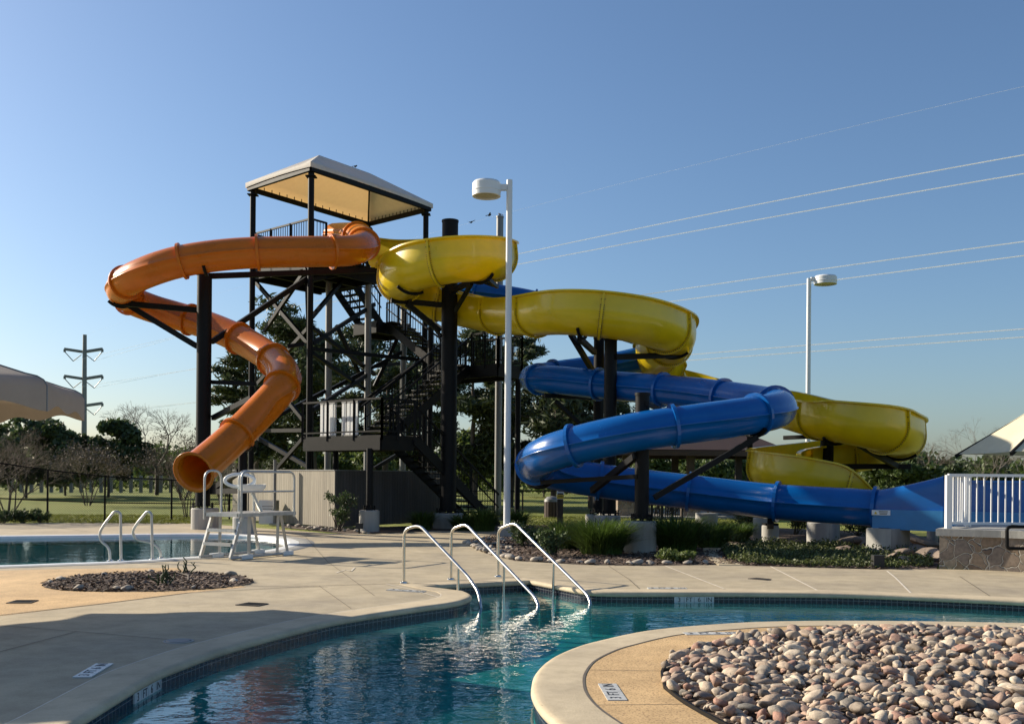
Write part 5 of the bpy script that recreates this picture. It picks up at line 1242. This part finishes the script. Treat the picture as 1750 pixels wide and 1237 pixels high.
for lab, u, Y, vt, R, sd, mt, n in [('dark evergreen tree behind the left umbrella valance', 45, 66, 722, 3.4, 21, 'leaf_dark', 6000), ('dark spreading tree just right of the transmission pole', 185, 70, 722, 2.6, 22, 'leaf_dark', 5200), ('dark twin-crowned tree left of the transmission pole base', 112, 74, 742, 2.7, 23, 'leaf_dark', 4500), ('green tree low on the lawn edge beneath the orange exit', 380, 80, 762, 3.6, 24, 'leaf_mid', 4500),
        ('fresh green tree behind the fence boards left of the tower', 455, 72, 755, 3.4, 25, 'leaf_light', 4200), ('fresh green tree seen under the lowest landing', 590, 76, 770, 3.6, 26, 'leaf_light', 4200), ('fresh green tree right of the ground stair flight', 800, 70, 745, 3.2, 27, 'leaf_light', 4800), ('green tree on the lawn beyond the low fence', 930, 82, 770, 3.8, 28, 'leaf_mid', 4500), 
        ('bright green tree framed under the pavilion roof', 1130, 84, 776, 3.6, 29, 'leaf_light', 4000), ('green tree between the pavilion and lowest yellow loop', 1235, 80, 785, 3.2, 30, 'leaf_mid', 4500), ('round green tree under the rightmost yellow bend', 1530, 70, 786, 2.6, 31, 'leaf_mid', 4500), ('dark evergreen at the far right behind the white railing', 1640, 80, 797, 2.0, 32, 'leaf_dark', 3000), ('green bushy tree behind the right cream umbrella', 1735, 76, 772, 3.4, 33, 'leaf_mid', 4500)]:
    broadleaf(lab, at(u, Y), hgt(u, vt, Y), R, mt, .40, int(n*1.7), sd, GB)
bare('tall leafless tree with a pale fan of twigs right of the dark trees', at(268, 78), hgt(268, 706, 78), 3.4, 1, 6, 41, 'twig', name='bare_tree', thick=1.7)
bare('leafless reddish tree hugging the thick orange-loop column', at(312, 64), hgt(312, 742, 64), 3.0, 3, 5, 42, 'twig_red', buds=2, thick=1.6)
bare('leafless spreading tree above the right yellow bend', at(1582, 72), hgt(1582, 765, 72), 3.0, 1, 6, 43, 'twig_red', thick=1.7)
bare('leafless grey tree under the cream umbrella tip', at(1690, 64), hgt(1690, 742, 64), 3.0, 2, 6, 44, 'twig', thick=1.4)
bare('leafless tree at the right frame edge behind the umbrella', at(1760, 60), hgt(1760, 740, 60), 3.0, 2, 6, 45, 'twig', thick=1.4)
bare('leafless brownish tree left of the round green tree', at(1490, 76), hgt(1490, 790, 76), 2.6, 2, 6, 46, 'twig_red', thick=1.4)
# multi-stemmed myrtles near the fence
bare('multi-stemmed bare myrtle at the left edge beside the fence', at(14, 35.5), 3.6, 2.0, 7, 5, 51, 'twig_red', name='myrtle_tree', buds=0, thick=.85, low=.30)
bare('small multi-stemmed myrtle standing alone on the left lawn', at(150, 52), hgt(150, 752, 52), 1.9, 6, 5, 52, 'twig_red', name='myrtle_tree', buds=1, thick=.9, low=.3)
bare('multi-stemmed bare myrtle behind the orange slide exit', at(322, 38.5), 2.9, 1.7, 7, 5, 53, 'twig_red', name='myrtle_tree', buds=0, thick=.8, low=.30)
bare('leafless myrtle in the dark gap beside the tower post', at(388, 40), 3.0, 1.5, 6, 4, 54, 'twig', name='myrtle_tree', thick=1., low=.3)
# far-off wood as one mass
pts = []
for x in np.arange(-95, 125, 4.0):
    y = 118+NR.random()*14; h = (3.4+NR.random()*2.6); pts.append(blob((x, y, h*.48), (4.8, 3.2, h*.55), 620, .3))
V, Fq = leaf_quads(np.concatenate(pts), .9, .6); tag(npmesh('distant_wood', V, Fq, M['leaf_mid']), kind='stuff')
pts = []
for x in np.arange(-70, 90, 2.6):
    y = 92+NR.random()*5; h = 1.0+NR.random()*.9; pts.append(blob((x, y, h*.5), (2.2, 1.2, h*.55), 150, .3))
V, Fq = leaf_quads(np.concatenate(pts), .4, .6); tag(npmesh('far_hedgerow', V, Fq, M['leaf_light']), kind='stuff')

# ---------------------------------------------------------------- fountain grasses and shrubs
def grass_clump(label, c, R, H, n, group='fountain grasses in the planting bed', m='grassblade'):
    c = Vector(c); t = thing('ornamental_grass', label, 'grass', c, group); V = []; Fq = []
    az = NR.random(n)*6.283; rr = np.sqrt(NR.random(n))*R*.45; ln = H*(.5+.8*NR.random(n)); out = R*(.3+1.15*NR.random(n)**1.3); w_ = .012+.010*NR.random(n)
    x0 = c.x+np.cos(az)*rr*1.2; y0 = c.y+np.sin(az)*rr; az2 = az+NR.normal(size=n)*.5; dx, dy = np.cos(az2), np.sin(az2); K = 4; vs = np.zeros((n, (K+1)*2, 3))
    for k in range(K+1):
        f = k/K; px = x0+dx*out*f**1.8; py = y0+dy*out*f**1.8; pz = ln*(f-.33*f**3.0); ww_ = w_*(1-f*.92); vs[:,2*k] = np.stack([px-dy*ww_, py+dx*ww_, pz], 1); vs[:,2*k+1] = np.stack([px+dy*ww_, py-dx*ww_, pz], 1)
    base_ = np.arange(n)[:,None,None]*((K+1)*2); qd = np.array([[2*k,2*k+1,2*k+3,2*k+2] for k in range(K)])[None]
    npmesh('blades', vs.reshape(-1,3), (base_+qd).reshape(-1,4), M[m], t, c)
    b = MB(); b.lathe(c, [(R*.42,0),(R*.36,.05),(R*.2,.11),(0,.13)], 10); b.build('crown_base', M['mulch'], t); return t
for lab, u, v, R, H, n in [('largest fountain grass clump, left of the wide blue-column pier', 1028, 947, .80, .95, 1500), ('fountain grass clump left of the largest one', 965, 938, .55, .80, 850), ('fountain grass clump immediately right of the wide blue-column pier', 1158, 943, .75, .98, 1400),
        ('fountain grass clump farther right beside the curving path', 1218, 935, .62, .75, 1000), ('fountain grass clump at the far right before the pale piers', 1258, 924, .6, .62, 800), ('dim fountain grass clump at the foot of the thick yellow column', 722, 904, .50, .7, 520), ('dark fountain grass clump left of the lamp footing', 826, 907, .6, .85, 800), ('dark fountain grass clump tucked behind the lamp pole', 880, 903, .6, .75, 650), ('sparse dark grass clump between the yellow column pier and lamp', 790, 905, .5, .6, 500)]:
    grass_clump(lab, G(u, v), R, H, n)
def shrub(label, c, R, H, n, leaf=.07, m='shrub', group='low leafy shrubs', stems=9, seed=3, name='leafy_shrub'):
    rng = random.Random(seed); c = Vector(c); t = thing(name, label, 'shrub', c, group); b = MB(); pts = []
    for k in range(stems):
        a = rng.uniform(0,6.283); e_ = c+Vector((math.cos(a)*R*rng.uniform(.2,.85), math.sin(a)*R*rng.uniform(.2,.85), H*rng.uniform(.45,.95))); limb(b, c+Vector((rng.uniform(-.06,.06),rng.uniform(-.06,.06),0)), e_, .014, .005, rng, 3, .08, 4)
        q = R*rng.uniform(.28,.5); pts.append(blob(e_, (q, q, min(q, H*.35)), n//stems, .2))
        pts.append(blob(c.lerp(e_,.55), (q*.9, q*.9, min(q, H*.3)), n//stems//2, .2))
    b.build_raw('stems', M['bark'], t); P_ = np.concatenate(pts); P_[:,2] = np.abs(P_[:,2]-.02)+.02; V, Fq = leaf_quads(P_, leaf, .5); npmesh('foliage', V, Fq, M[m], t, c); return t
for i, (lab, u, v, R, H, n, m) in enumerate([('dark leafy shrub at the foot of the lamp post', 893, 934, .42, .55, 900, 'leaf_dark'), ('dark leafy shrub in front of the left grass clump', 948, 951, .42, .50, 900, 'leaf_dark'), ('low bright green shrub before the right grass clump', 1150, 960, .5, .22, 900, 'leaf_light'), ('low shrub between lamp footing and bed tip', 918, 930, .35, .35, 600, 'shrub'),
        ('leafy shrub against the front corner of the taupe enclosure', 580, 907, .58, 1.15, 1100, 'shrub'), ('small clipped shrub at the fence, left of its pair', 40, 893.5, .55, .42, 900, 'shrub'), ('small clipped shrub at the fence, right of its pair', 69, 893, .45, .42, 800, 'shrub'), ('small clipped shrub at the left frame edge by the fence', 4, 894, .5, .38, 800, 'shrub'), ('shaded bush under the blue tube left of the pale piers', 1275, 905, .8, .8, 1200, 'leaf_mid'), ('dark bush beneath the tube between the two pier groups', 1360, 912, .8, .75, 1100, 'leaf_dark'), ('dark bush in shade behind the square concrete block', 1465, 915, .8, .6, 1000, 'leaf_dark')]):
    shrub(lab, G(u, v), R, H, n, .075, m, seed=60+i)
# ground cover under the splash box
GCP = [G(u, v) for u, v in [(1232,940),(1300,931),(1400,933),(1500,940),(1585,948),(1596,968),(1500,971.5),(1400,969),(1278,964.5),(1243,956)]]
xs = [p.x for p in GCP]; ys = [p.y for p in GCP]; cpts = []
while len(cpts) < 26000:
    p = (NR.uniform(min(xs), max(xs)), NR.uniform(min(ys), max(ys)))
    if inside(p, GCP): cpts.append((p[0], p[1], .02+abs(NR.normal())*.06*(1+.6*math.sin(p[0]*3.1)*math.sin(p[1]*2.3))))
V, Fq = leaf_quads(np.array(cpts), .065, .55, up=.1); tag(npmesh('ground_cover', V, Fq, M['cover']), kind='stuff')
# short turf tufts along the near lawn edges (soft transition)
cp = []
for x0_, x1_, u0, u1, ya, yb, n in ((0,0,-60,330,33.4,40,9000),(0,0,870,1300,29,42,9000)):
    for _ in range(n):
        Y = NR.uniform(ya, yb); q = GX(NR.uniform(u0,u1), Y); cp.append((q.x, q.y, .02))
V, Fq = leaf_quads(np.array(cp), .11, .2, up=.75); 
M['turf'] = mat('turf_blades', (.16,.175,.025), .7, var=.3, scale=1, island=.4, translucent=.3)
tag(npmesh('turf_tufts', V, Fq, M['turf']), kind='stuff')
# dry stubs in the oval mulch bed
for i, (lab, u, v, n) in enumerate([('dry cut-back plant stubs near the middle of the oval mulch bed', 279, 1001, 9), ('smaller dry plant stubs at the back of the oval mulch bed', 317, 981, 5)]):
    g = G(u, v); t = thing('cut_back_plant', lab, 'plant', g); rng = random.Random(80+i); b = MB()
    for k in range(n):
        a = rng.uniform(0,6.283); p = g+Vector((math.cos(a)*.1, math.sin(a)*.08, 0)); e_ = p+Vector((rng.uniform(-.12,.12), rng.uniform(-.1,.1), rng.uniform(.14,.32))); pp = limb(b, p, e_, .014, .009, rng, 4, .18, 6)
        if k % 2: limb(b, pp[2], pp[2]+Vector((rng.uniform(-.1,.1),0,.09)), .009, .006, rng, 2, .1, 5)
    b.build_raw('stems', M['twig_green'] if 'twig_green' in M else M['shrub'], t)
b = MB(); t = thing('drip_hose', 'brown drip hose lying curved across the oval mulch bed', 'hose', G(240,996)); b.tube([G(150,1000)+UP*.03, G(200,995)+UP*.04, G(250,990)+UP*.04, G(300,983)+UP*.05, G(322,988)+UP*.05, G(322,994)+UP*.03], .014, 6); b.build('hose', M['wood'], t)

# ---------------------------------------------------------------- stones
def stone_mesh(seed, sub=2, flat=.62, name='stone', m='pebble', rough=.16, smooth=True):
    rng = random.Random(seed); bm = bmesh.new(); bmesh.ops.create_icosphere(bm, subdivisions=sub, radius=.5)
    ax, ay, az = 1.12, rng.uniform(.55,.88), rng.uniform(flat*.6, flat*1.0); dirs = [(Vector((rng.gauss(0,1),rng.gauss(0,1),rng.gauss(0,1))).normalized(), rng.uniform(.24,.43)) for _ in range(9)]; cut = rng.choice([.7,.95,1.0])
    ph = [rng.uniform(0,6) for _ in range(6)]
    for v in bm.verts:
        p = v.co.copy()
        for d, l in dirs:
            x = p.dot(d)
            if x > l: p -= d*(x-l)*cut
        p *= 1+rough*.5*(math.sin(p.x*6+ph[0])*math.sin(p.y*7+ph[1])+math.sin(p.z*8+ph[2])*.5); v.co = Vector((p.x*ax, p.y*ay, p.z*az))
    me = bpy.data.meshes.new(name); bm.to_mesh(me); bm.free()
    for p in me.polygons: p.use_smooth = smooth
    me.materials.append(M[m]); return me
PEB = [stone_mesh(100+i, 3 if i < 0 else 2) for i in range(14)]
rng = random.Random(17); spots = []; xs = [p.x for p in BED]; ys = [p.y for p in BED]
bl = [Vector((p.x,p.y,0)) for p in BED]
def edge_dist(p): return min((Vector((p[0],p[1],0))-q).length for q in bl)
sp = .072; y = min(ys)
while y < max(ys):
    x = min(xs)
    while x < max(xs):
        p = (x+rng.uniform(-.5,.5)*sp, y+rng.uniform(-.5,.5)*sp); x += sp
        if inside(p, BED) and p[0]/max(.1,p[1]) < .86 and p[1] > 5.0:
            ed = edge_dist(p)
            if ed < .05: continue
            s = rng.choice([.045,.055,.065,.075,.085,.095,.105,.12,.145,.18])*rng.uniform(.85,1.15); lift = min(.03, ed*.06)+rng.uniform(-.01,.03)
            spots.append((p[0], p[1], s*.24+lift, s))
    y += sp
def px_of(s): return s[3]/s[1]
vis = [s for s in spots if s[0]/s[1] < .525 and s[1] > 6.95]
vis.sort(key=px_of, reverse=True); near = set(id(s) for s in vis[:300])
V_all = []; F_all = []
LS = 'smooth grey and pinkish river stone in the pebble bed on the pool island'
first = None
for s in spots:
    me = rng.choice(PEB); R_ = Matrix.Rotation(rng.uniform(0,6.283), 4, 'Z') @ Matrix.Rotation(rng.gauss(0,.35), 4, 'X') @ Matrix.Rotation(rng.gauss(0,.35), 4, 'Y'); Mx = Matrix.Translation((s[0],s[1],s[2])) @ R_ @ Matrix.Scale(s[3], 4)
    if id(s) in near:
        if first is None: first = bpy.data.objects.new('river_stone', me); o_ = first; tag(o_, LS, 'stone', 'river stones in the pebble bed')
        else: o_ = first.copy(); o_.data = me
        COL.objects.link(o_); o_.matrix_world = Mx
    else:
        k = len(V_all); V_all += [Mx @ v.co for v in me.vertices]; F_all += [[i+k for i in p.vertices] for p in me.polygons]
tag(npmesh('river_pebbles', [tuple(v) for v in V_all], F_all, M['pebble'], smooth=True), kind='stuff')
strip_pts = [p for p in BED]; rb = MB(); nn = len(BED); on = outward(BED)
prof = [(.0,-.01),(.0,.035),(.022,.035),(.022,.0)]
vs = [BED[i]+on[i]*(-.011)+on[i]*o_+Vector((0,0,z)) for i in range(nn) for o_, z in prof]
rb.add(vs, [(i*4+j, i*4+j+1, ((i+1) % nn)*4+j+1, ((i+1) % nn)*4+j) for i in range(nn) for j in range(3)]); t = thing('bed_edging', 'thin dark metal edging round the pebble bed', 'edging', BED[0]); rb.build('edging_strip', M['dark'], t)

BST = [stone_mesh(300+i, 2, .55, 'stone', 'stonelight') for i in range(6)]; BLD = [stone_mesh(340+i, 3, .5, 'boulder', 'boulder', .45, False) for i in range(5)]
def put_stone(name, label, cat, group, me, c, s, rz):
    o_ = bpy.data.objects.new(name, me); COL.objects.link(o_); tag(o_, label, cat, group); o_.location = Vector(c)+UP*s*.16; o_.rotation_euler = (rng.gauss(0,.15), rng.gauss(0,.15), rz); o_.scale = (s,s,s)
cur = [G(u, v) for u, v in [(797,928),(812,936),(830,944),(850,951),(880,957.5),(930,961),(1000,964),(1060,965),(1140,965.5),(1222,964)]]
for i in range(len(cur)-1):
    L = (cur[i+1]-cur[i]).length; k = max(1, int(L/.26))
    for j in range(k):
        p = cur[i].lerp(cur[i+1], (j+rng.random()*.6)/k)+Vector((rng.uniform(-.05,.05), rng.uniform(.05,.22), 0))
        put_stone('border_stone', 'pale rounded stone edging the planting bed beside the far deck', 'stone', 'border stones of the planting bed', rng.choice(BST), p, rng.choice([.16,.2,.24,.3]), rng.uniform(0,6.28))
for i in range(46):
    p = G(rng.uniform(806,880), rng.uniform(921,944)); 
    if inside((p.x,p.y), PB): put_stone('border_stone', 'grey stone in the cobbled tip of the planting bed near the lamp', 'stone', 'cobbles at the bed tip', rng.choice(BST), p, rng.choice([.14,.18,.22]), rng.uniform(0,6.28))
for i in range(34):
    u = rng.uniform(484,640); put_stone('border_stone', 'small pale stone in the row along the enclosure foot', 'stone', 'stones along the enclosure', rng.choice(BST), G(u, 897+(u-484)*.07+rng.uniform(0,5)), rng.choice([.14,.18,.24]), rng.uniform(0,6.28))
for (u, v, s, lab) in [(104,992,.20,'grey stone at the upper left rim of the oval mulch bed'),(178,984,.18,'dark stone on the back rim of the oval mulch bed'),(258,979,.20,'rounded stone at the back centre of the oval mulch bed'),(134,1008,.22,'pale flat stone at the front left of the oval mulch bed'),(201,1008,.18,'small flat stone at the front centre of the oval mulch bed'),(218,1008.5,.22,'longer flat stone beside the small one at the bed front'),(393,984,.24,'tan stone on the right back rim of the oval mulch bed'),(400,996,.22,'upright tan stone at the right end of the oval mulch bed'),(86,997,.16,'small stone at the left tip of the oval mulch bed'),(330,1006,.14,'small pale stone at the front right of the oval mulch bed')]:
    put_stone('bed_stone', lab, 'stone', 'stones in the oval mulch bed', rng.choice(BST), G(u, v), s, rng.uniform(0,6.28))
for (u, v, s, lab) in [(1452,934,.9,'large flat brown boulder left of the square block'),(1470,930,.6,'smaller boulder behind the large flat one'),(1490,951,.55,'low boulder at the left foot of the square block'),(1540,955,.7,'broken brown boulder at the front of the square block'),(1567,948,.75,'angular boulder right of the square block'),(1588,957,.85,'boulder touching the left end of the stone wall'),(1575,938,1.1,'rust brown slab boulder under the splash box'),(1520,958,.45,'small rock before the square block'),(1440,943,.45,'small rock in the ground cover left of the boulders'),(1596,944,.6,'dark rock in the shade against the stone wall'),(1556,962,.4,'small rock at the edge of the ground cover')]:
    put_stone('boulder', lab, 'boulder', 'boulders round the square block', rng.choice(BLD), G(u, v), s, rng.uniform(0,6.28))
